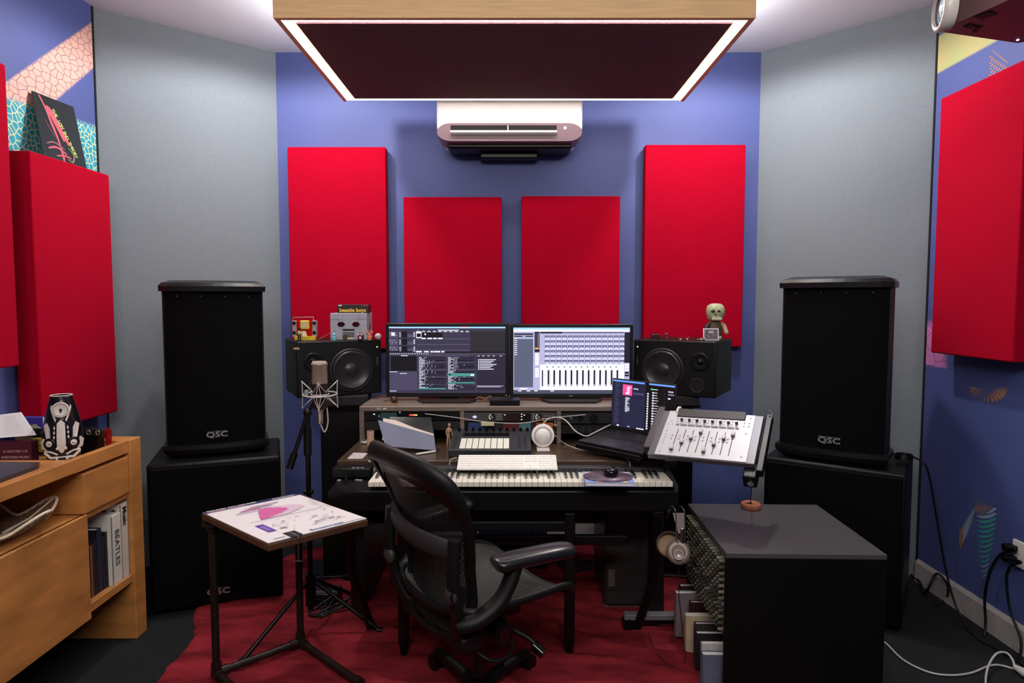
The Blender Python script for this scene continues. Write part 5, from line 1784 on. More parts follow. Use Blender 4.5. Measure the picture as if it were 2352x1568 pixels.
# arms
for s in (-1, 1):
    m = MB()
    az = .636
    ap = spline([(s * .252, -.115, az - .012), (s * .262, -.06, az), (s * .280, .03, az + .004), (s * .292, .10, az + .002), (s * .296, .155, az - .012)], 5)
    n = len(ap)
    m.tube(ap, [.050 * min(1, .55 + 1.6 * math.sin(PI * (i + .4) / n)) * .95 for i in range(n)], mat('arm_pad', (24, 23, 26), .28), 14, flat=1.0, up=(1, 0, 0))
    for v in m.bm.verts:
        dz = v.co.z - az
        v.co.z = az + dz * (.45 if dz > 0 else .62)
    m.make('arm_pad', t)
    m = MB(); m.tube(spline([(s * .268, -.05, az - .02), (s * .270, -.07, .57), (s * .262, -.11, .51), (s * .235, -.17, .465), (s * .20, -.215, .45)], 4), [.030, .030, .029, .029, .028, .028, .028, .029, .030, .031, .032, .033, .034, .034, .034, .032, .030], CP, 10, flat=.75, up=(1, 0, 0)); m.make('arm_post', t)
    m = MB(); m.cyl((s * .225, -.225, .55), (s * .20, -.225, .55), .030, CP); m.ball((s * .200, -.240, .55), .030, mat('knob_worn', (54, 50, 50), .5), sq=(1, .6, 1)); m.make('arm_knob', t)
m = MB(); m.box(-.10, .10, -.14, .12, .345, .41, CP, .02, 2); m.box(-.20, .20, -.20, -.12, .34, .40, CP, .015, 2); m.make('tilt_mechanism', t)
m = MB(); m.tube(spline([(.10, .02, .36), (.16, .02, .35), (.22, .05, .33), (.25, .06, .31)], 4), .009, CP, 8); m.cyl((.24, .055, .312), (.275, .065, .296), .02, GLOSS, .016); m.make('tilt_lever', t)
m = MB(); m.cyl((.11, -.03, .355), (.19, -.03, .355), .045, CP, .038, 20); m.cyl((.19, -.03, .355), (.196, -.03, .355), .026, GLOSS, n=20); m.make('tension_knob', t)
m = MB(); m.tube(spline([(.13, .03, .34), (.19, .0, .29), (.19, -.08, .285), (.14, -.12, .32)], 5), .006, CP, 6); m.make('cable_loop', t)
m = MB(); m.cyl((0, 0, .12), (0, 0, .34), .024, mat('gas_lift', (60, 52, 54), .22, .8), n=20); m.make('gas_column', t)
m = MB(); m.lathe([(.045, .055), (.048, .085), (.038, .100), (.028, .108)], CP, n=24); m.make('hub', t)
for k in range(5):
    a = 2 * PI * k / 5 + .60
    ca, sa = math.cos(a), math.sin(a)
    m = MB(); m.tube(spline([(.04 * ca, .04 * sa, .078), (.17 * ca, .17 * sa, .078), (.30 * ca, .30 * sa, .068)], 4), [.026, .025, .024, .023, .022, .021, .020, .018, .016], CP, 8); m.make('base_arm', t)
    c = MB(); c.cyl((.30 * ca, .30 * sa, .075), (.30 * ca, .30 * sa, .045), .008, STEEL)
    for q in (-1, 1):
        ox, oy = -sa * q, ca * q
        c.cyl((.30 * ca + ox * .006, .30 * sa + oy * .006, .034), (.30 * ca + ox * .024, .30 * sa + oy * .024, .034), .030, BLK, n=18)
    c.make('caster', t)

# ------------------------------------------------------------------ pipe table with poster
TLf, TBk, TRt, TFr = Vector((-1.158, 2.388, .65)), Vector((-.872, 2.648, .65)), Vector((-.520, 2.320, .65)), Vector((-.793, 2.075, .65))
t = thing('side_table', 'small industrial pipe-legged table with a wooden top holding the poster', 'table', (-.90, 2.40, 0))
O = Vector((-.90, 2.40, 0))
m = MB(); m.prism([p - O + Vector((0, 0, -.026)) for p in (TLf, TBk, TRt, TFr)], (0, 0, .024), TABLETOP)
es = list(m.bm.edges)
bmesh.ops.bevel(m.bm, geom=es, offset=.004, segments=2, affect='EDGES', profile=.5)
m.make('wooden_top', t)
mid1, mid2 = Vector((-1.118, 2.388, 0)) - O, Vector((-.872, 2.612, 0)) - O
dF = (TRt - TBk); dF.z = 0; dF.normalize()
PZ2 = .035
for c in (mid1, mid2):
    m = MB(); m.cyl((c.x, c.y, PZ2), (c.x, c.y, .618), .014, PIPE); m.make('upright', t)
    m = MB(); m.cyl((c.x, c.y, .606), (c.x, c.y, .618), .036, PIPE, n=20); m.cyl((c.x, c.y, .585), (c.x, c.y, .606), .019, PIPE); m.make('flange', t)
    e = c + dF * .40
    m = MB(); m.cyl((c.x, c.y, PZ2), (e.x, e.y, PZ2), .014, PIPE); m.make('foot_pipe', t)
    m = MB(); m.cyl((e.x, e.y, PZ2), (e.x + dF.x * .03, e.y + dF.y * .03, PZ2), .019, PIPE); m.make('end_cap', t)
    m = MB(); m.ball((c.x, c.y, PZ2), .021, PIPE); m.cyl((c.x, c.y, PZ2), (c.x, c.y, PZ2 + .04), .019, PIPE); m.cyl((c.x, c.y, PZ2), (c.x + dF.x * .038, c.y + dF.y * .038, PZ2), .019, PIPE)
    m.cyl((c.x, c.y, 0), (c.x, c.y, PZ2), .012, PIPE); m.make('elbow', t)
m = MB(); m.cyl((mid1.x, mid1.y, PZ2), (mid2.x, mid2.y, PZ2), .014, PIPE)
d12 = (mid2 - mid1).normalized()
m.cyl(mid2 - d12 * .045 + Vector((0, 0, PZ2)), mid2 - d12 * .01 + Vector((0, 0, PZ2)), .019, PIPE); m.cyl(mid1 + d12 * .01 + Vector((0, 0, PZ2)), mid1 + d12 * .045 + Vector((0, 0, PZ2)), .019, PIPE); m.make('rear_pipe', t)
# poster: x axis along TLf->TBk (the reading direction), y axis from front to back of the text
ux, uy = (TBk - TLf), (TLf - TFr)
TPM = frame_m(TFr + Vector((0, 0, .0004)), ux, uy)
Wp, Hp = (TRt - TFr).length * .99, uy.length * .985
t = thing('poster_board', 'white sound chart poster with pink graph lying on the pipe table', 'poster', M=TPM)
# use an affine map so that the sheet follows the table top
ax_ = TPM.inverted().to_3x3() @ (TRt - TFr)
ay_ = TPM.inverted().to_3x3() @ (TLf - TFr)


def PP(a, c, z=.0):
    v = ax_ * a + ay_ * c
    return (v.x, v.y, .0032 + z)


m = MB(); m.prism([(v[0], v[1], 0) for v in (PP(0.01, .01), PP(.99, .01), PP(.99, .99), PP(.01, .99))], (0, 0, .003), PAPER); m.make('sheet', t)


def flat(name, quads):
    m = MB()
    for (a0, c0, a1, c1, mt, lz) in quads:
        m.quad([PP(a0, c0, lz * .0002), PP(a1, c0, lz * .0002), PP(a1, c1, lz * .0002), PP(a0, c1, lz * .0002)], mt)
    return m.make(name, t, normals=False)


NAVY = mat('navy_ink', (44, 44, 92), .5); PKI = mat('pink_ink', (226, 110, 172), .6); PKL = mat('pale_pink_ink', (232, 208, 224), .6); GRI = mat('grey_ink', (150, 146, 166), .6)
flat('title_bar', [(.01, .925, .99, .99, NAVY, 1)])
SK = Matrix(((ax_.x, ay_.x, 0, 0), (ax_.y, ay_.y, 0, 0), (0, 0, 1, 0), (0, 0, 0, 1)))
nx_, ny_ = ax_.length, ay_.length


def ptext(s, a, c, size, mt, al='CENTER', z=.0006):
    """text in the sheet's own skewed axes"""
    m = MB()
    T = Matrix.Translation(Vector(PP(a, c, z))) @ Matrix(((ax_.x / nx_, ay_.x / ny_, 0, 0), (ax_.y / nx_, ay_.y / ny_, 0, 0), (0, 0, 1, 0), (0, 0, 0, 1)))
    m.text(s, size, mt, T, .0002, al, bold=.0003)
    return m.make('lettering', t)


ptext('SOUND ON SOUND', .035, .968, .020, PAPER, 'LEFT'); ptext('FREQUENCY GUIDE POSTER', .05, .937, .010, mat('pink_light', (226, 170, 190), .5), 'LEFT')
ptext('Sweetwater', .95, .955, .019, PAPER, 'RIGHT'); ptext('Sweetwater', .60, .045, .026, mat('blue_ink', (80, 110, 170), .5)); ptext('Sweetwater.com (800) 222-4700', .97, .03, .008, GRI, 'RIGHT')
g_ = []
rnd = random.Random(9)
for k, (a, c, wd, mt) in enumerate([(.18, .73, .30, GRI), (.22, .76, .34, mat('grey_violet', (176, 168, 190), .6)), (.30, .80, .30, GRI), (.26, .785, .20, PKI), (.33, .83, .34, mat('grey_violet', (176, 168, 190), .6)), (.40, .855, .3, PKL), (.36, .815, .22, mat('rose_ink', (190, 120, 150), .6))]):
    g_.append((a, c, a + wd, c + .010 + .008 * (k % 2), mt, 2 + k))
for k in range(15):
    c = .50 + k * .0165
    ln = .27 * math.sin(PI * (k + 1.5) / 17) + .02
    a = .27 + .009 * k + rnd.random() * .02
    g_.append((a, c, a + ln, c + .0168, PKI, 12 + .3 * k))
    g_.append((a + ln, c, a + ln + .20 - .005 * k, c + .0168, PKL, 11 + .3 * k))
g_.append((.14, .485, .90, .488, GRI, 14))
for k in range(24):
    g_.append((.17 + k * .030, .465, .183 + k * .030, .474, GRI, 14))
for k in range(34):
    a, c = .2 + rnd.random() * .66, .13 + rnd.random() * .28
    g_.append((a, c, a + .02 + .05 * rnd.random(), c + .008 + .008 * (k % 3 == 0), [GRI, PKL, mat('mauve_ink', (200, 176, 196), .6)][k % 3], 18 + .3 * k))
flat('chart_print', g_)
flat('purple_label', [(.145, .20, .225, .40, mat('purple_ink', (110, 72, 170), .5), 3), (.165, .24, .20, .36, mat('lilac_ink', (150, 120, 200), .5), 4)])
flat('small_print', [(.09, .04, .19, .055, GRI, 3)])
# black marker tag with wire hanging off the table edge
m = MB(); a, c = TPM @ Vector(PP(.27, .10, .001)), TPM @ Vector(PP(.27, -.0, .001))
d = (c - a); sd = (TRt - TFr).normalized() * .02
m.prism([a - sd - d * .1, a + sd - d * .1, c + sd, c - sd], (0, 0, .0015), DGREY)
c2 = c + (c - a).normalized() * .006
m.tube([a + Vector((0, 0, .001)), c2 + Vector((0, 0, .001)), c2 + Vector((0, 0, -.01)), c2 + Vector((0, 0, -.085))], .0012, STEEL, 6)
m.tube([c2 + Vector((-.012, 0, -.085)), c2 + Vector((.012, 0, -.085))], .0012, STEEL, 6)
tag(m.make('marker_clip'), 'black tab with thin wire hanging over the near poster edge', 'clip')

# ------------------------------------------------------------------ microphone in shock mount on stand
mx, my = atY(734, 860, 2.66).x, 2.66
t = thing('microphone', 'large champagne studio microphone with brown lower body', 'microphone', (mx, my, 0))
zt_, zb_, ze = atY(734, 829, my).z, atY(734, 938, my).z, atY(734, 972, my).z
zq = atY(734, 880, my).z
CHAMP = mat('champagne_metal', (176, 154, 138), .38, .6)
m = MB(); m.lathe([(.0005, zt_), (.026, zt_ - .001), (.0305, zt_ - .006), (.032, zt_ - .012)], mat('mic_mesh', (206, 190, 172), .5, .5, bump=1, bs=900), n=32); m.make('top_grille', t)
m = MB(); m.lathe([(.0325, zt_ - .010), (.0335, zt_ - .013), (.0325, zt_ - .016), (.0312, zt_ - .018), (.0315, zq)], CHAMP, n=32); m.make('upper_body', t)
m = MB(); m.lathe([(.0320, zq), (.0315, zq - .002), (.0315, zb_ + .012), (.026, zb_ + .002), (.024, zb_)], mat('brown_metal', (56, 42, 38), .35, .5), n=32); m.make('lower_body', t)
m = MB(); m.lathe([(.022, zb_), (.014, zb_ - .006), (.0115, zb_ - .012), (.0115, ze), (.008, ze - .002)], mat('connector_metal', (180, 172, 166), .25, .8), n=20); m.make('connector', t)
t2 = thing('shock_mount', 'wire cradle shock mount around the microphone', 'shock mount', (mx, my, 0))
zr = atY(734, 905, my).z
ring = [Vector((.068 * math.cos(a), .068 * math.sin(a), zr + .002 * math.sin(a))) for a in [2 * PI * i / 40 for i in range(40)]]
WIRE = mat('mount_wire', (222, 218, 214), .35, .4)
m = MB(); m.tube(ring, .0034, WIRE, 8, True); m.make('outer_ring', t2)
for sgn in (1, -1):
    m = MB()
    pts = []
    for k in range(8):
        a = 2 * PI * k / 8 + .2
        if k % 2:
            pts.append(Vector((.034 * math.cos(a), .034 * math.sin(a), zr + sgn * .010)))
        else:
            pts.append(Vector((.070 * math.cos(a), .070 * math.sin(a), zr + sgn * .054)))
    m.tube(pts, .0018, WIRE, 6, True)
    for k in range(0, 8, 2):
        p = pts[k]
        for q in (-.14, .14):
            a = 2 * PI * k / 8 + .2 + q
            m.tube([p, (.068 * math.cos(a), .068 * math.sin(a), zr)], .0016, WIRE, 6)
        m.ball(p, .0032, WIRE, 8)
    m.make('upper_cradle' if sgn > 0 else 'lower_cradle', t2)
m = MB(); m.tube([Vector((.036 * math.cos(a), .036 * math.sin(a), zr + .0)) for a in [2 * PI * i / 28 for i in range(28)]], .0026, WIRE, 6, True); m.make('inner_ring', t2)
m = MB(); m.box(-.050, -.036, -.045, -.030, zr + .0, zr + .022, LOGO, .002); m.make('clip', t2)
t3 = thing('microphone_stand', 'black tripod microphone stand with a folded boom behind the pipe table', 'stand', (0, 0, 0))
sx, sy = atY(705, 1100, 2.74).x, 2.76
bt = Vector((mx - .018, my + .072, zr - .004))
cl = Vector((atY(706, 955, 2.73).x, 2.735, atY(706, 948, 2.73).z))
m = MB(); m.tube([bt + Vector((0, -.004, .01)), bt, cl], .008, BLK, 8); m.ball(cl, .018, BLK); m.make('swivel', t3)
e = atY(665, 1076, 2.70)
m = MB(); m.tube([cl, cl + (e - cl) * .75], .009, BLK, 8); m.tube([cl + (e - cl) * .72, e], .015, BLK, 10); m.make('boom_arm', t3)
m = MB(); m.tube([cl, Vector((sx, sy, .80)), Vector((sx, sy, .10))], .011, BLK, 10); m.make('pole', t3)
m = MB(); m.cyl((sx, sy, .78), (sx, sy, .90), .017, BLK); m.make('clutch', t3)
m = MB(); m.cyl((sx - .02, sy, .62), (sx + .018, sy, .62), .010, BLK); m.make('wing_screw', t3)
m = MB(); m.cyl((sx, sy, .12), (sx, sy, .26), .022, BLK); m.make('leg_housing', t3)
for (u, v) in ((556, 1518), (872, 1447)):
    f = atZ(u, v, .014)
    m = MB(); m.tube([(sx, sy, .24), f], .009, BLK, 8); m.cyl(f + Vector((-.012, 0, 0)), f + Vector((.012, 0, 0)), .014, BLK); m.make('leg', t3)
f = Vector((sx + .1, sy + .33, .014))
m = MB(); m.tube([(sx, sy, .24), f], .009, BLK, 8); m.make('leg', t3)
m = MB(); m.tube(spline([Vector((mx, my, ze)), Vector((mx + .01, my + .02, ze - .04)), Vector((mx + .025, my + .02, ze - .0)), Vector((mx + .022, my + .02, zb_ + .0))], 8), .003, WCB, 6)
tag(m.make('microphone_cable'), 'grey cable curling up beside the microphone connector', 'cable')

#@@ RIGHT
# ------------------------------------------------------------------ headphones on a hook
HX, HYy = .612, 2.50
t = thing('headphones', 'open silver beige studio headphones hanging left of the rack cabinet', 'headphones', (HX, HYy, 0))
hp = lambda u, v: atY(u, v, HYy) - Vector((HX, HYy, 0))
for du in (-7, 13):
    m = MB(); pts = spline([hp(1560 + du, 1240), hp(1560 + du, 1210), hp(1559 + du, 1180), hp(1557 + du, 1170)] + [hp(1556 + du, 1172) + Vector((0, .05, 0)), hp(1556 + du, 1200) + Vector((0, .12, -.02))], 5)
    m.tube(pts, .0026, STEEL, 8); m.make('bow', t)
m = MB(); m.prism([hp(1545, 1178), hp(1574, 1178), hp(1572, 1225), hp(1558, 1225)], (0, .003, 0), mat('headband', (150, 136, 134), .6)); m.make('headband', t)
m = MB(); c0 = hp(1558, 1268)
Q = (Matrix.Rotation(math.radians(78), 3, 'X') @ Matrix.Identity(3))
Q = Matrix.Rotation(math.radians(-12), 3, 'Z') @ Matrix.Rotation(math.radians(66), 3, 'X')
m.lathe([(.042, -.004), (.047, .004), (.046, .012), (.036, .017), (.030, .017)], mat('cup_ring', (130, 116, 110), .4, .3), c0, 36, Q, 1.0, 1.0)
m.lathe([(.030, .016), (.020, .020), (.0165, .021)], mat('cup_mesh', (120, 106, 102), .6), c0, 30, Q); m.make('ear_cup', t)
m = MB(); m.lathe([(.020, .018), (.020, .034), (.017, .036), (.015, .033), (.0005, .033)], mat('cup_cap', (170, 156, 152), .3, .3), c0 + Vector((0, 0, -.012)), 28, Q); m.make('cup_cap', t)
m = MB(); c1 = hp(1546, 1262) + Vector((0, .055, .004))
m.lathe([(.046, .0), (.052, -.012), (.050, -.030), (.034, -.034), (.0005, -.03)], mat('ear_pad_tan', (150, 124, 96), .6), c1 + Vector((-.004, -.01, 0)), 32, Q); m.lathe([(.0505, -.002), (.053, .002), (.0505, .006)], STEEL, c1 + Vector((-.004, -.01, 0)), 36, Q, caps=False); m.make('ear_pad', t)
m = MB(); m.tube(spline([hp(1568, 1218), hp(1568, 1240), hp(1569, 1262)], 4), [.010, .010, .010, .010, .009, .009, .008, .008, .008], CHROME, 10, flat=.5); m.ball(hp(1568, 1217), .0105, CHROME, sq=(1, .5, 1)); m.make('slider', t)
m = MB()
for u in (1556, 1580):
    m.cyl(hp(u, 1243), hp(u, 1280) + Vector((0, -.01, 0)), .0016, STEEL, n=6); m.ball(hp(u, 1244), .004, STEEL, 8)
m.make('suspension_rods', t)
m = MB(); m.tube([Vector((.66, 2.62, .585)), Vector((.64, 2.56, .60)), Vector((.618, 2.50, .628)), Vector((.60, 2.47, .622))], .006, BLK, 8); tag(m.make('headphone_hook'), 'black hook under the piano from which the headphones hang', 'hook')
m = MB(); m.tube(spline([hp(1560, 1300) + Vector((HX, HYy, 0)), atY(1559, 1360, 2.5), atY(1568, 1450, 2.5), atZ(1572, 1520, .015), atZ(1540, 1528, .015), atZ(1505, 1495, .015), atZ(1490, 1450, .015)], 8), .002, mat('dark_red_cable', (60, 20, 24), .5), 6)
tag(m.make('headphone_cable'), 'thin headphone lead dropping to the rug beside the rack cabinet', 'cable')
m = MB(); m.box(-.17, .12, -.02, .02, .05, .075, MGREY, .003); m.box(-.17, .12, -.015, .015, .03, .05, BLK); m.cyl((-.15, -.025, .028), (-.15, .025, .028), .028, BLK)
tag(m.make('castor_bar', loc=(.66, 2.78, .0)), 'low metal bar on a black castor beside the records', 'stand foot')

# ------------------------------------------------------------------ rack cabinet with mixer and records
RBX = Matrix.Translation((1.037, 2.247, 0)) @ Matrix.Rotation(math.radians(-1.6), 4, 'Z')
RK = mat('rack_black_lit_top', (78, 76, 78), .4, bump=.06, bs=90)  # top of the black box, lightened in colour for the light from above
RKF = mat('rack_black_shaded_side', (7, 7, 7), .6, spec=.2)  # same black box, colour darkened for the sides turned from the light
t = thing('rack_cabinet', 'black box cabinet in the right foreground with open left side', 'cabinet', M=RBX)
bw_, bd, bh = .28, .565, .55
m = MB(); m.box(-bw_, bw_, 0, bd, bh - .018, bh, RK, .0015); m.make('top', t)
m = MB(); m.box(-bw_, bw_, 0, .018, 0, bh - .018, RKF, .0015); m.make('front_side', t)
m = MB(); m.box(-bw_, bw_, bd - .018, bd, 0, bh - .018, RKF, .0015); m.make('rear_side', t)
m = MB(); m.box(bw_ - .018, bw_, .018, bd - .018, 0, bh - .018, RKF); m.make('right_side', t)
m = MB(); m.box(-bw_ + .01, bw_ - .018, .018, bd - .018, 0, .018, RKF); m.make('bottom', t)
# mixer: sloping console in the upper part of the open side (local -x)
t = thing('mixing_console', 'mixing console full of small greenish knobs in the rack cabinet side', 'mixer', M=RBX)
ztp, zbt = .525, .235
xt, xb = -bw_ + .012, -bw_ + .006
m = MB(); m.prism([(xt, .02, ztp), (xt + .10, .02, ztp), (xt + .10, .02, zbt), (xb, .02, zbt)], (0, bd - .04, 0), mat('console_grey', (92, 84, 84), .5, var=.4, vs=110)); m.make('chassis', t)
kcol = [mat('knob_green', (92, 98, 78), .5), mat('knob_grey', (120, 115, 106), .5), mat('knob_dim', (62, 62, 54), .5)]
kme = []
for kc in kcol:
    m = MB(); m.cyl((0, 0, 0), (-.010, 0, 0), .0095, kc, .0085, 12); m.cyl((-.010, 0, 0), (-.026, 0, 0), .0062, kc, .0055, 10); o = m.make('knob', t); kme.append(o.data); o.location = (xt, .04 + .0305 * (len(kme) - 1), .505)
rnd = random.Random(2)
for r in range(12):
    for c in range(17):
        if r == 0 and c < 3:
            continue
        if r == 7:
            continue
        if (r, c) in ((6, 4), (6, 9), (8, 14)):
            continue
        inst('knob', kme[(c + r * 2) % 3 if rnd.random() > .4 else (r // 3) % 3], t, (xt, .04 + c * .0305, .505 - r * .0228))
m = MB()
for c in range(40):
    m.cyl((xt, .035 + c * .0127, .505 - 7 * .0228), (xt - .012, .035 + c * .0127, .505 - 7 * .0228), .003, LOGO, n=6)
m.make('jack_row', t)['kind'] = 'stuff'
# records and books standing in the lower part
recs = [(.542, .030, .245, (120, 112, 118), -.060, 'grey'), (.508, .020, .235, (60, 24, 30), -.030, 'dark maroon'), (.470, .030, .175, (196, 176, 150), -.050, 'beige'), (.436, .022, .165, (150, 140, 140), -.038, 'grey spined'), (.408, .020, .175, (46, 36, 38), -.046, 'black'), (.380, .018, .150, (200, 196, 196), -.034, 'white'), (.34, .026, .140, (92, 102, 124), -.04, 'blue grey')]
names = ['rearmost', 'second from the rear', 'third from the rear', 'thin middle', 'dark middle', 'white', 'front blue grey']
recs = []
yy = .535
spec = [(.028, .195, (64, 26, 32), -.045, 'thin maroon sleeve at the rear end of the row of books'), (.030, .190, (126, 116, 122), -.075, 'broad grey sleeve near the rear of the row of books'),
        (.022, .180, (52, 20, 26), -.030, 'dark red book between grey sleeve and beige book'), (.034, .150, (200, 178, 150), -.062, 'beige thick book in the middle of the row under the mixer'),
        (.022, .150, (60, 52, 52), -.040, 'dark book right beside the beige book'), (.028, .142, (34, 34, 40), -.050, 'black spotted book in the front half of the row'),
        (.020, .135, (204, 200, 198), -.045, 'white thin book near the front of the row'), (.034, .125, (96, 106, 126), -.058, 'blue grey book at the front end of the row')]
for i, (th, hh, col, xo, lab) in enumerate(spec):
    y0 = .52 - i * .062
    t = thing('book', lab, 'book', M=RBX @ Matrix.Translation((-bw_ + xo, y0 - .03, .019)) @ Matrix.Rotation(math.radians(2 - i * .6), 4, 'X'), group='books under the mixing console')
    m = MB(); m.box(0, .22, 0, .0025, 0, hh, mat('spine_%d' % i, col, .6, var=.1, vs=40)); m.box(0, .22, th - .0025, th, 0, hh, mat('spine_%d' % i, col, .6)); m.box(-.002, .002, 0, th, 0, hh, mat('spine_%d' % i, col, .6)); m.make('cover', t)
    m = MB(); m.box(.004, .215, .0025, th - .0025, .003, hh - .004, PAPER); m.make('pages', t)

# ------------------------------------------------------------------ projector
yw = math.radians(16)
A = Vector((1.315, 2.075, 2.27))
ln = .36
t = thing('projector', 'dusky projector with white ringed lens hanging from the ceiling at top right', 'projector', A, yw)
PRJ = mat('projector_plum', (108, 78, 80), .45, var=.08, vs=6)
m = MB(); m.prism([(0, 0, 0), (ln - .03, 0, 0), (ln + .0, -.03, 0), (ln + .0, -.30, 0), (0, -.30, 0)], (0, 0, .11), PRJ); m.make('body', t)
m = MB(); m.box(.0, ln, -.30, -.0, .095, .125, mat('projector_lid', (176, 166, 160), .4), .01, 2); m.make('lid', t)
m = MB(); m.box(.012, ln + .0, -.302, -.298, .02, .09, mat('projector_lid', (176, 166, 160), .4)); m.make('side_panel', t)
lc = Vector((-.028, -.055, .040))
QL = Matrix.Rotation(math.radians(-14 - 16), 3, 'Z') @ Matrix.Rotation(-PI / 2, 3, 'Y')
m = MB(); m.lathe([(.060, -.012), (.064, .004), (.062, .022), (.052, .026), (.046, .018)], mat('projector_white', (214, 206, 200), .35), lc, 36, QL, 1.0, .92, caps=False); m.make('lens_ring', t)
m = MB(); m.lathe([(.048, .010), (.036, .017), (.0005, .021)], mat('lens_glass', (150, 176, 200), .08, .0, coat=1), lc, 30, QL); m.make('lens', t)
for (x, y, sx_, sy_, r) in ((.06, -.06, .018, .010, .1), (.10, -.05, .006, .022, -.5), (.03, -.13, .02, .02, .2)):
    m = MB(); m.box(x - sx_, x + sx_, y - sy_, y + sy_, -.003, .001, mat('vent_dark', (30, 16, 16), .6), R=Matrix.Rotation(r, 3, 'Z')); m.make('underside_slot', t)
m = MB(); m.cyl((ln - .055, -.02, -.002), (ln - .055, -.02, .002), .004, em((200, 210, 255), 4)); m.make('status_light', t)
m = MB()
for k in range(7):
    m.box(.10 + k * .017, .112 + k * .017, -.292, -.255, -.003, .001, BLKM); 
m.make('vent_grille', t)
m = MB(); m.cyl((ln / 2, -.16, .12), (ln / 2, -.16, ZC - 2.27), .018, WHITE); m.cyl((ln / 2, -.16, ZC - 2.285), (ln / 2, -.16, ZC - 2.27), .06, WHITE, n=24); m.make('ceiling_mount', t)

#@@ LEFT
# ------------------------------------------------------------------ wooden cabinet along the left wall
FX = -1.605           # front plane
BXW = -2.075          # back edge by the wall
YE0, YE1 = 2.70, 2.78
t = thing('credenza', 'long maple wooden cabinet along the left wall with open shelves', 'cabinet', (0, 0, 0))
TZ = .857
YR = 2.36            # recess starts here
YN = .95             # near end (outside the picture)
m = MB(); m.box(BXW, FX + .006, YE0, YE1, 0, TZ, WOOD, .003); m.make('end_panel', t)
m = MB(); m.box(BXW, FX, YN, YR, TZ - .05, TZ, WOOD, .002); m.make('top_board', t)
m = MB(); m.box(BXW, FX - .028, YR, YE0, TZ - .065, TZ - .045, WOOD); m.make('tray_board', t)
m = MB(); m.box(FX - .028, FX, YR, YE0, TZ - .052, TZ, WOOD, .002); m.make('front_rail', t)
m = MB(); m.box(BXW, BXW + .02, YR, YE0, TZ - .05, TZ, WOOD, .002); m.make('rear_rail', t)
DYs = 2.408
m = MB(); m.box(FX - .40, FX - .002, DYs + .002, YE0 - .002, .637, TZ - .067, WOOD, .002); m.make('drawer', t)
m = MB(); m.box(BXW, FX - .01, YN, YE0, .612, .634, WOOD, .002); m.make('middle_shelf', t)
YD = 2.425
m = MB(); m.box(FX - .022, FX, YN, YD, .228, .634, WOOD, .003); m.make('door', t)
m = MB(); m.box(BXW, FX - .024, YD - .02, YD, .25, .612, WOOD); m.make('divider', t)
m = MB(); m.box(BXW, FX - .004, YN, YE0, .250, .283, WOOD, .002); m.make('bottom_shelf', t)
m = MB(); m.box(BXW, BXW + .012, YN, YE0, .25, TZ - .05, mat('cabinet_back', (96, 62, 38), .6)); m.make('back_board', t)
m = MB(); m.box(BXW, FX, YN, YN + .05, 0, TZ - .05, WOOD); m.make('near_end_panel', t)
# books in the niche
NB = [(.050, .315, (214, 208, 196), -.06, 'tall white book marked Music by the end panel', 'Music', (40, 20, 20)),
      (.062, .285, (226, 222, 214), -.055, 'thick white book lettered BEATLES on its spine', 'BEATLES', (70, 60, 60)),
      (.020, .225, (20, 20, 26), -.085, 'slim black book beside the thick white book', None, None),
      (.016, .215, (34, 34, 40), -.080, 'narrow dark grey book left of the slim black one', None, None),
      (.034, .255, (38, 38, 62), -.070, 'broad navy book in the middle of the niche', None, None),
      (.014, .215, (56, 40, 44), -.085, 'thin brown black book left of the navy book', None, None),
      (.012, .205, (90, 50, 44), -.088, 'thin reddish book near the left end of the niche', None, None),
      (.012, .200, (150, 120, 96), -.088, 'thin tan book at the left end of the niche', None, None)]
yy = YE0 - .002
for i, (th, hh, col, xo, lab, ttl, tc_) in enumerate(NB):
    yy -= th
    t = thing('book', lab, 'book', (FX - .012 + (-.0 if i < 2 else -.02), yy, .2835), 0, 'books in the wooden cabinet niche')
    cm = mat('niche_book_%d' % i, col, .55, var=.06, vs=30)
    m = MB(); m.box(-.21, 0, 0, .003, 0, hh, cm); m.box(-.21, 0, th - .003, th - .0006, 0, hh, cm); m.box(-.004, 0, 0, th - .0006, 0, hh, cm, .0008); m.make('cover', t)
    m = MB(); m.box(-.205, -.005, .003, th - .0036, .003, hh - .005, PAPER); m.make('pages', t)
    if ttl:
        m = MB(); T = Matrix.Translation((.0006, th * .5, hh * (.52 if i else .83))) @ Matrix.Rotation(PI / 2, 4, 'Z') @ Matrix.Rotation(PI / 2, 4, 'X') @ Matrix.Rotation(-PI / 2, 4, 'Z')
        m.text(ttl, .040 if i else .034, mat('spine_ink_%d' % i, tc_, .6), T, .0003, bold=.0004 if i else .0012); m.make('lettering', t)
    if i == 0:
        m = MB()
        for k in range(4):
            m.cyl((-.03 - k * .04, -.0004, hh - .03), (-.03 - k * .04, .001, hh - .03), .010, mat('portrait_dot', (70, 56, 50), .6), n=12)
        m.make('portraits', t)
# woven leaf bowl on the shelf
t = thing('leaf_bowl', 'cream openwork leaf-shaped bowl inside the wooden cabinet', 'bowl', (-1.75, 2.165, .636), 0)
IV = mat('bowl_ivory', (232, 218, 190), .4)
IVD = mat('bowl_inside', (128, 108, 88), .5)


def rim(a):
    r = .155 * (1 + .16 * math.cos(5 * a))
    z = .060 + .024 * math.cos(5 * a) + .008 * math.cos(2 * a)
    return r, z


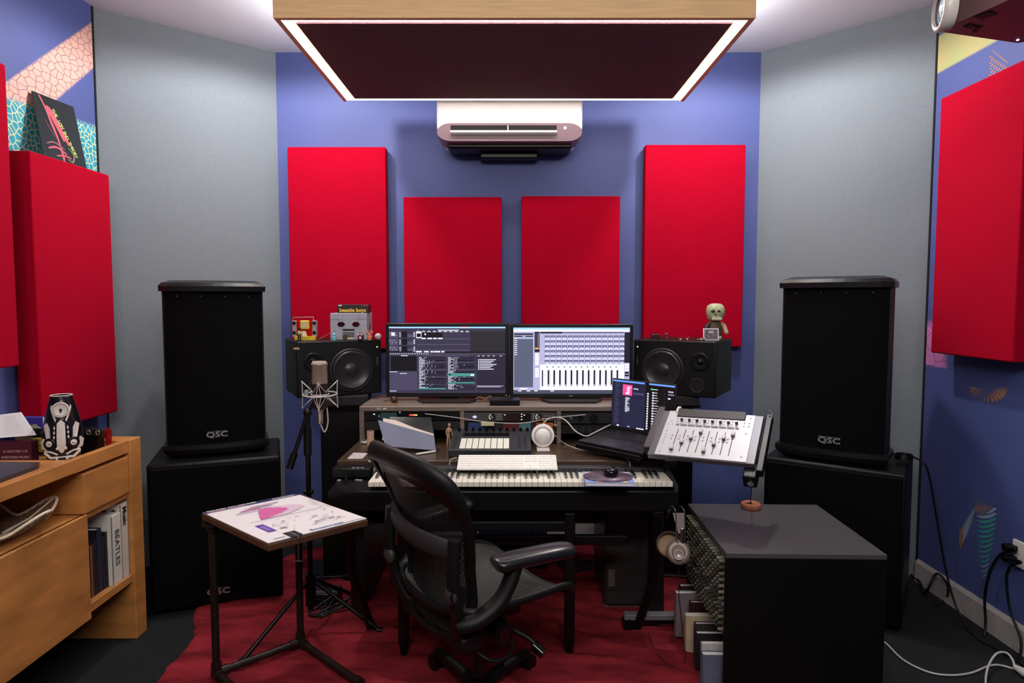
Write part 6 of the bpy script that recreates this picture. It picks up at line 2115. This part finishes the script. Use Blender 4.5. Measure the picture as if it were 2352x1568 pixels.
m = MB(); m.tube([Vector((rim(a)[0] * math.cos(a), 1.25 * rim(a)[0] * math.sin(a), rim(a)[1])) for a in [2 * PI * i / 80 for i in range(80)]], .0055, IV, 8, True); m.make('rim', t)
m = MB()
for i in range(60):
    for sg in (1, -1):
        pts = []
        for k in range(7):
            q = k / 6
            a = 2 * PI * i / 60 + sg * q * .5
            r, z = rim(a)
            rr_ = .05 + (r - .05) * q
            pts.append((rr_ * math.cos(a), 1.25 * rr_ * math.sin(a), .006 + (z - .006) * q ** 1.6))
        m.tube(pts, .0017, IVD, 5)
m.make('openwork', t)['kind'] = 'stuff'
for i in range(5):
    a = 2 * PI * i / 5
    r, z = rim(a)
    m = MB(); m.tube([(.02 * math.cos(a), .025 * math.sin(a), .008), (.1 * math.cos(a), .125 * math.sin(a), .03), (r * math.cos(a), 1.25 * r * math.sin(a), z)], [.006, .004, .003], IV, 8, flat=.6); m.make('vein', t)
m = MB(); m.lathe([(.058, 0), (.060, .004), (.052, .010), (.0005, .008)], IVD, n=32, sy=1.25); m.make('base', t)

# ------------------------------------------------------------------ things on the wooden cabinet
TR = TZ - .045
VM = mat('vase_black', (22, 20, 22), .22)
VW = mat('vase_white', (228, 222, 216), .4)
vx, vy = atZ(160, 1052, TR).x - .01, 2.555
t = thing('sculpted_vase', 'black and white sculpted vase with speaker and headlight reliefs', 'vase', (vx, vy, TR), .52)


def vr(z):
    P_ = [(0, .050), (.03, .064), (.07, .070), (.11, .068), (.16, .060), (.21, .048), (.25, .038), (.256, .038)]
    for i in range(len(P_) - 1):
        if P_[i][0] <= z <= P_[i + 1][0]:
            f_ = (z - P_[i][0]) / (P_[i + 1][0] - P_[i][0])
            return P_[i][1] + (P_[i + 1][1] - P_[i][1]) * f_
    return .042


m = MB(); m.lathe([(.0005, 0)] + [(vr(z), z) for z in [.001] + [.008 * k for k in range(1, 32)]] + [(.038, .256), (.034, .254), (.030, .22), (.0005, .05)], VM, n=40); m.make('body', t)
m = MB(); m.lathe([(.0365, .2545), (.0395, .2565), (.0365, .2585), (.033, .2565)], VW, n=40, caps=False); m.make('lip', t)


def vs_pt(a, z, off=.001):
    """point on the vase: a = angle from the front"""
    r = vr(z) + off
    return Vector((r * math.sin(a), -r * math.cos(a), z))


def vpatch(name, pts, mt, off=.002, n=1):
    m = MB()
    m.add([vs_pt(a, z, off) for a, z in pts] + [vs_pt(a, z, -.001) for a, z in pts],
          [tuple(range(len(pts)))] + [(i, (i + 1) % len(pts), len(pts) + (i + 1) % len(pts), len(pts) + i) for i in range(len(pts))], mt)
    return m.make(name, t)


QF = Matrix.Rotation(math.radians(82), 3, 'X')
m = MB(); c = vs_pt(0, .205, .002)
m.lathe([(.026, -.006), (.030, .004), (.028, .007), (.025, .006)], VW, c, 32, QF, caps=False); m.lathe([(.024, .004), (.023, .004), (.018, .000), (.006, -.002), (.0005, -.002)], VW, c, 32, QF); m.lathe([(.025, .0055), (.0235, .0055)], BLK, c, 32, QF, caps=False); m.lathe([(.005, -.001), (.0045, .002), (.0005, .003)], DGREY, c, 16, QF); m.make('speaker_relief', t)
m = MB()
CPN = [(-.20, .058, .155), (-.12, .048, .160), (-.04, .040, .166), (.04, .040, .166), (.12, .048, .160), (.20, .058, .155)]
vs, fs = [], []
for a, z0_, z1_ in CPN:
    for k in range(5):
        vs.append(vs_pt(a, z0_ + (z1_ - z0_) * k / 4, .0045))
    vs.append(vs_pt(a, z1_, -.001)); vs.append(vs_pt(a, z0_, -.001))
for i in range(5):
    for k in range(7):
        fs.append((i * 7 + k, i * 7 + (k + 1) % 7, i * 7 + 7 + (k + 1) % 7, i * 7 + 7 + k))
fs += [tuple(range(7)), tuple(range(35, 42))]
m.add(vs, fs, VW); m.make('centre_panel', t)
for s in (-1, 1):
    vpatch('side_panel', [(s * .62, .135), (s * .85, .155), (s * 1.05, .145), (s * .72, .085), (s * .52, .085)], VW, .004)
    vpatch('lower_panel', [(s * 1.0, .095), (s * 1.25, .082), (s * 1.15, .055), (s * .75, .045)], VW, .005)
    cc_ = vs_pt(s * .52, .078, .004)
    Qs = Matrix.Rotation(s * .52, 3, 'Z') @ Matrix.Rotation(math.radians(88), 3, 'X')
    m = MB(); m.lathe([(.021, -.004), (.022, .006), (.016, .010), (.012, .007)], BLK, cc_, 26, Qs); m.lathe([(.012, .007), (.010, .009), (.0005, .0095)], VW, cc_, 20, Qs); m.box(cc_.x - .004, cc_.x + .004, cc_.y - .012, cc_.y - .009, cc_.z - .001, cc_.z + .001, BLK); m.make('headlight', t)
    m = MB(); m.ball(vs_pt(s * .18, .058, .006), .006, VW); m.make('stud', t)
    m = MB(); m.tube([vs_pt(s * .95, .040, .004), vs_pt(s * .6, .020, .006), vs_pt(s * .25, .022, .006)], .0055, VW, 8); m.tube([vs_pt(s * .95, .044, .004), vs_pt(s * .55, .046, .005), vs_pt(s * .2, .034, .006)], .004, VW, 8); m.make('bumper_relief', t)
    for k in range(7):
        a = s * (.30 + .07 * k)
        z = .165 + .008 * k
        vpatch('leaf', [(a - .05, z), (a, z + .010), (a + .05, z + .004), (a, z - .006)], VW, .002)
    for k in range(3):
        z = .10 + .018 * k
        vpatch('flower', [(s * .34 - .05, z), (s * .34, z + .009), (s * .34 + .05, z), (s * .34, z - .006)], VW, .002)
m = MB(); m.tube([vs_pt(-.3, .018, .006), vs_pt(0, .018, .008), vs_pt(.3, .018, .006)], .008, VW, 8); m.box(-.012, .012, -vr(.018) - .017, -vr(.018) - .012, .014, .022, BLK); m.make('plate', t)
# eyelet strap holder behind the vase
t = thing('eyelet_stand', 'black base with a strap of four metal eyelets behind the vase', 'stand', (atY(153, 1020, 2.63).x, 2.63, TR), 0)
m = MB(); m.box(-.165, .150, 0, .012, .075, .108, mat('black_leather', (24, 22, 23), .4), .005, 2); m.make('strap', t)
for x in (-.135, -.090, .092, .130):
    m = MB(); m.lathe([(.0075, .0), (.011, .003), (.0075, .0035), (.005, .002)], NICKEL, (x, -.001, .092), 24, Matrix.Rotation(PI / 2, 3, 'X'), caps=False); m.make('eyelet', t)
m = MB(); m.prism([(-.14, 0, .075), (.13, 0, .075), (.12, 0, 0), (-.12, 0, 0)], (0, .045, 0), BLK); m.make('base_block', t)
m = MB(); m.prism([(-.140, -.002, .072), (-.075, -.002, .072), (-.08, -.002, .012), (-.12, -.002, .012)], (0, .002, 0), mat('yellow_note', (206, 196, 64), .6))
for k, (a, z, s_) in enumerate([(-.122, .058, 'Old'), (-.108, .040, 'Time')]):
    m.text(s_, .018, BLK, FRONT(-.108, -.0024, z), .0002)
m.make('yellow_note', t)
# red hand
t = thing('red_hand', 'small translucent red hand figurine standing on the cabinet corner', 'figurine', (atY(250, 1015, 2.665).x, 2.665, TR), 0)
RH = mat('red_resin', (150, 10, 20), .15, coat=.5)
m = MB(); m.lathe([(.012, 0), (.010, .01), (.0085, .04), (.013, .062), (.016, .075), (.013, .085)], RH, n=18, sy=.6); m.make('palm', t)
for k, (dx, L_) in enumerate([(-.012, .020), (-.0045, .028), (.003, .027), (.010, .022)]):
    m = MB(); m.tube([(dx * .9, 0, .078), (dx * 1.2, -.003, .078 + L_ * .6), (dx * 1.45, -.008, .078 + L_)], [.0036, .0033, .0026], RH, 8); m.make('finger', t)
m = MB(); m.tube([(-.012, 0, .062), (-.021, -.003, .070), (-.026, -.006, .080)], [.004, .0036, .003], RH, 8); m.make('thumb', t)
# books and open booklet at the left image edge
t = thing('book', 'maroon book A History of Western Music at the left image edge', 'book', (atY(72, 1050, 2.50).x, 2.50, TR), .06)
m = MB(); m.box(-.24, 0, 0, .045, 0, .082, mat('maroon_cover', (78, 24, 44), .45), .002); m.make('cover', t)
m = MB(); m.text('A HISTORY OF', .014, mat('spine_pale', (210, 180, 190), .5), FRONT(-.058, -.0006, .045), .0002); m.text('WESTERN MUSIC', .014, mat('spine_pale', (210, 180, 190), .5), FRONT(-.058, -.0006, .022), .0002); m.make('lettering', t)
o = MB(); o.prism([atY(-60, 1010, 2.49), atY(82, 999, 2.49), atY(47, 947, 2.60), atY(-60, 960, 2.60)], (0, .004, .001), PAPER)
for k in range(9):
    f_ = k / 10 + .06
    a, c = atY(10, 999 - 48 * f_, 2.485 + .11 * f_), atY(60 - 30 * f_, 996 - 47 * f_, 2.485 + .11 * f_)
    o.tube([a + Vector((0, -.001, .001)), c + Vector((0, -.001, .001))], .0004, GRI, 4)
tag(o.make('booklet'), 'open white booklet leaning on top of the maroon book', 'booklet')
t = thing('book', 'purple and white book behind the open booklet', 'book', (atY(75, 1045, 2.65).x - .03, 2.652, TR), .0)
m = MB(); m.box(-.12, .075, 0, .003, 0, .150, mat('violet_cover', (70, 60, 170), .4)); m.box(-.12, .075, .016, .019, 0, .152, mat('violet_cover', (70, 60, 170), .4)); m.make('cover', t)
m = MB(); m.box(-.12, .072, .003, .016, 0, .148, PAPER); m.make('pages', t)
m = MB(); m.prism([(-.03, -.003, 0), (.078, -.003, 0), (.078, -.003, .105), (.055, -.003, .125), (-.03, -.003, .10)], (0, .002, 0), mat('pale_green_card', (176, 180, 150), .6))
tag(m.make('green_card', loc=(atY(75, 1045, 2.65).x - .035, 2.648, TR)), 'pale green card with clipped corners before the purple book', 'card')
# closed laptop
pz = TZ + .001
lp = [atZ(-60, 1068, pz), atZ(88, 1069, pz), atZ(92, 1080, pz), atZ(-30, 1140, pz), atZ(-90, 1140, pz)]
m = MB(); m.prism([atZ(-60, 1068, TZ), atZ(92, 1070, TZ), atZ(88, 1077, TZ), Vector((FX - .03, 1.95, TZ)), Vector((-1.85, 1.95, TZ))], (0, 0, .014), mat('space_grey', (78, 74, 84), .32, .5))
tag(m.make('closed_laptop'), 'closed grey laptop lying on the wooden cabinet at left edge', 'laptop')

# ------------------------------------------------------------------ record sleeve leaning on the red panel
pA = atX(100, 353, -1.995); z0 = 2.056
P0 = Vector((-1.995, atX(100, 353, -1.995).y, z0)); P1 = Vector((-1.99, atX(199, 381, -1.99).y, z0))
P2 = Vector((-2.075, atX(170, 246, -2.07).y, atX(170, 246, -2.07).z)); P3 = Vector((-2.075, atX(76, 208, -2.07).y, atX(76, 208, -2.07).z))
SM = frame_m(P0, P1 - P0, P3 - P0)
sw_, sh_ = (P1 - P0).length, (P3 - P0).length
t = thing('record_sleeve', 'black record sleeve with curved yellow green lettering on the left red panel', 'record sleeve', M=SM)
iv = SM.inverted()
q = [iv @ p for p in (P0, P1, P2, P3)]
m = MB(); m.prism([(v.x, v.y, 0) for v in q], (0, 0, -.004), mat('sleeve_black', (22, 26, 28), .3)); m.make('sleeve', t)


def SQ(a, c, z=.0006):
    p = (q[0] * (1 - a) + q[1] * a) * (1 - c) + (q[3] * (1 - a) + q[2] * a) * c
    return Vector((p.x, p.y, z))


m = MB()
PR = mat('rose_paint', (206, 84, 104), .5); PR2 = mat('dusty_rose_paint', (140, 80, 92), .5)
for k, (pts, wd, mt) in enumerate([([(.14, .98), (.24, .80), (.34, .55), (.42, .30), (.46, .0)], .016, PR), ([(.26, .82), (.36, .78), (.50, .55), (.66, .30)], .03, PR), ([(.28, .78), (.40, .62), (.56, .34)], .022, PR), ([(.25, .82), (.30, .60), (.40, .36), (.48, .04)], .012, PR), ([(.12, .22), (.30, .27), (.52, .20)], .010, PR2), ([(.14, .15), (.34, .20), (.55, .13)], .012, PR), ([(.18, .60), (.28, .44), (.36, .36)], .006, PR2), ([(.30, .06), (.50, .10), (.64, .08)], .010, PR), ([(.62, .25), (.72, .14), (.66, .03), (.56, .06)], .012, mat('khaki_paint', (120, 110, 80), .5))]):
    cv = spline([SQ(a, c, .0006 + k * .0001) for a, c in pts], 6)
    for i in range(len(cv) - 1):
        d = (cv[i + 1] - cv[i]).normalized()
        nn = Vector((-d.y, d.x, 0)) * wd * .34 * (1.2 - .8 * abs(i / len(cv) - .5))
        m.quad([cv[i] - nn, cv[i + 1] - nn, cv[i + 1] + nn, cv[i] + nn], mt)
m.make('abstract_streaks', t, normals=False)
m = MB()
LG = mat('lime_ink', (206, 226, 110), .5)
txt = 'THE LOW END THEORY'
for i, ch in enumerate(txt):
    if ch == ' ':
        continue
    f_ = i / (len(txt) - 1)
    a = .42 + .36 * f_ ** .9
    c = .80 - .66 * f_
    p = SQ(a, c, .001)
    m.text(ch, .029, LG, Matrix.Translation(p) @ Matrix.Rotation(math.radians(-62), 4, 'Z'), .0002, bold=.0003, sx=.72)
m.make('lettering', t)

#@@ SUB-PARTS: pieces that belong to a part hang under that part
SUB = {'screen': ('housing', 'lid'), 'caster': ('base_arm',), 'arm_knob': ('arm_post',), 'flange': ('upright',), 'elbow': ('upright',), 'end_cap': ('foot_pipe',),
       'top_grille': ('upper_body',), 'connector': ('lower_body',), 'eye_socket': ('head',), 'teeth': ('head',), 'nose': ('head',), 'hair': ('head',),
       'flap_bracket': ('flap',), 'lettering': ('cover', 'sheet', 'sleeve', 'carton'), 'logo': ('grille', 'front_panel', 'housing'), 'cup_cap': ('ear_cup',), 'grille_screws': ('grille',),
       'trackpad': ('base',), 'lip': ('body',), 'tension_knob': ('tilt_mechanism',), 'tilt_lever': ('tilt_mechanism',), 'lens': ('lens_ring',), 'seat_ribs': ('seat_mesh',)}
kids = {}
for o in list(C.objects):
    if o.parent is not None and o.parent.parent is None:
        kids.setdefault(o.parent, []).append(o)
for root, ch in kids.items():
    stem_ = lambda o: o.name.split('.')[0]
    for o in ch:
        want = SUB.get(stem_(o))
        if not want:
            continue
        cand = [c for c in ch if stem_(c) in want and c.parent == root and c.location.length < 1e-6 and c is not o]
        if not cand:
            continue
        def centre(x):
            bb = [Vector(v) for v in x.bound_box]
            return sum(bb, Vector()) / 8
        co = centre(o) + o.location
        o.parent = min(cand, key=lambda c: (centre(c) - co).length)
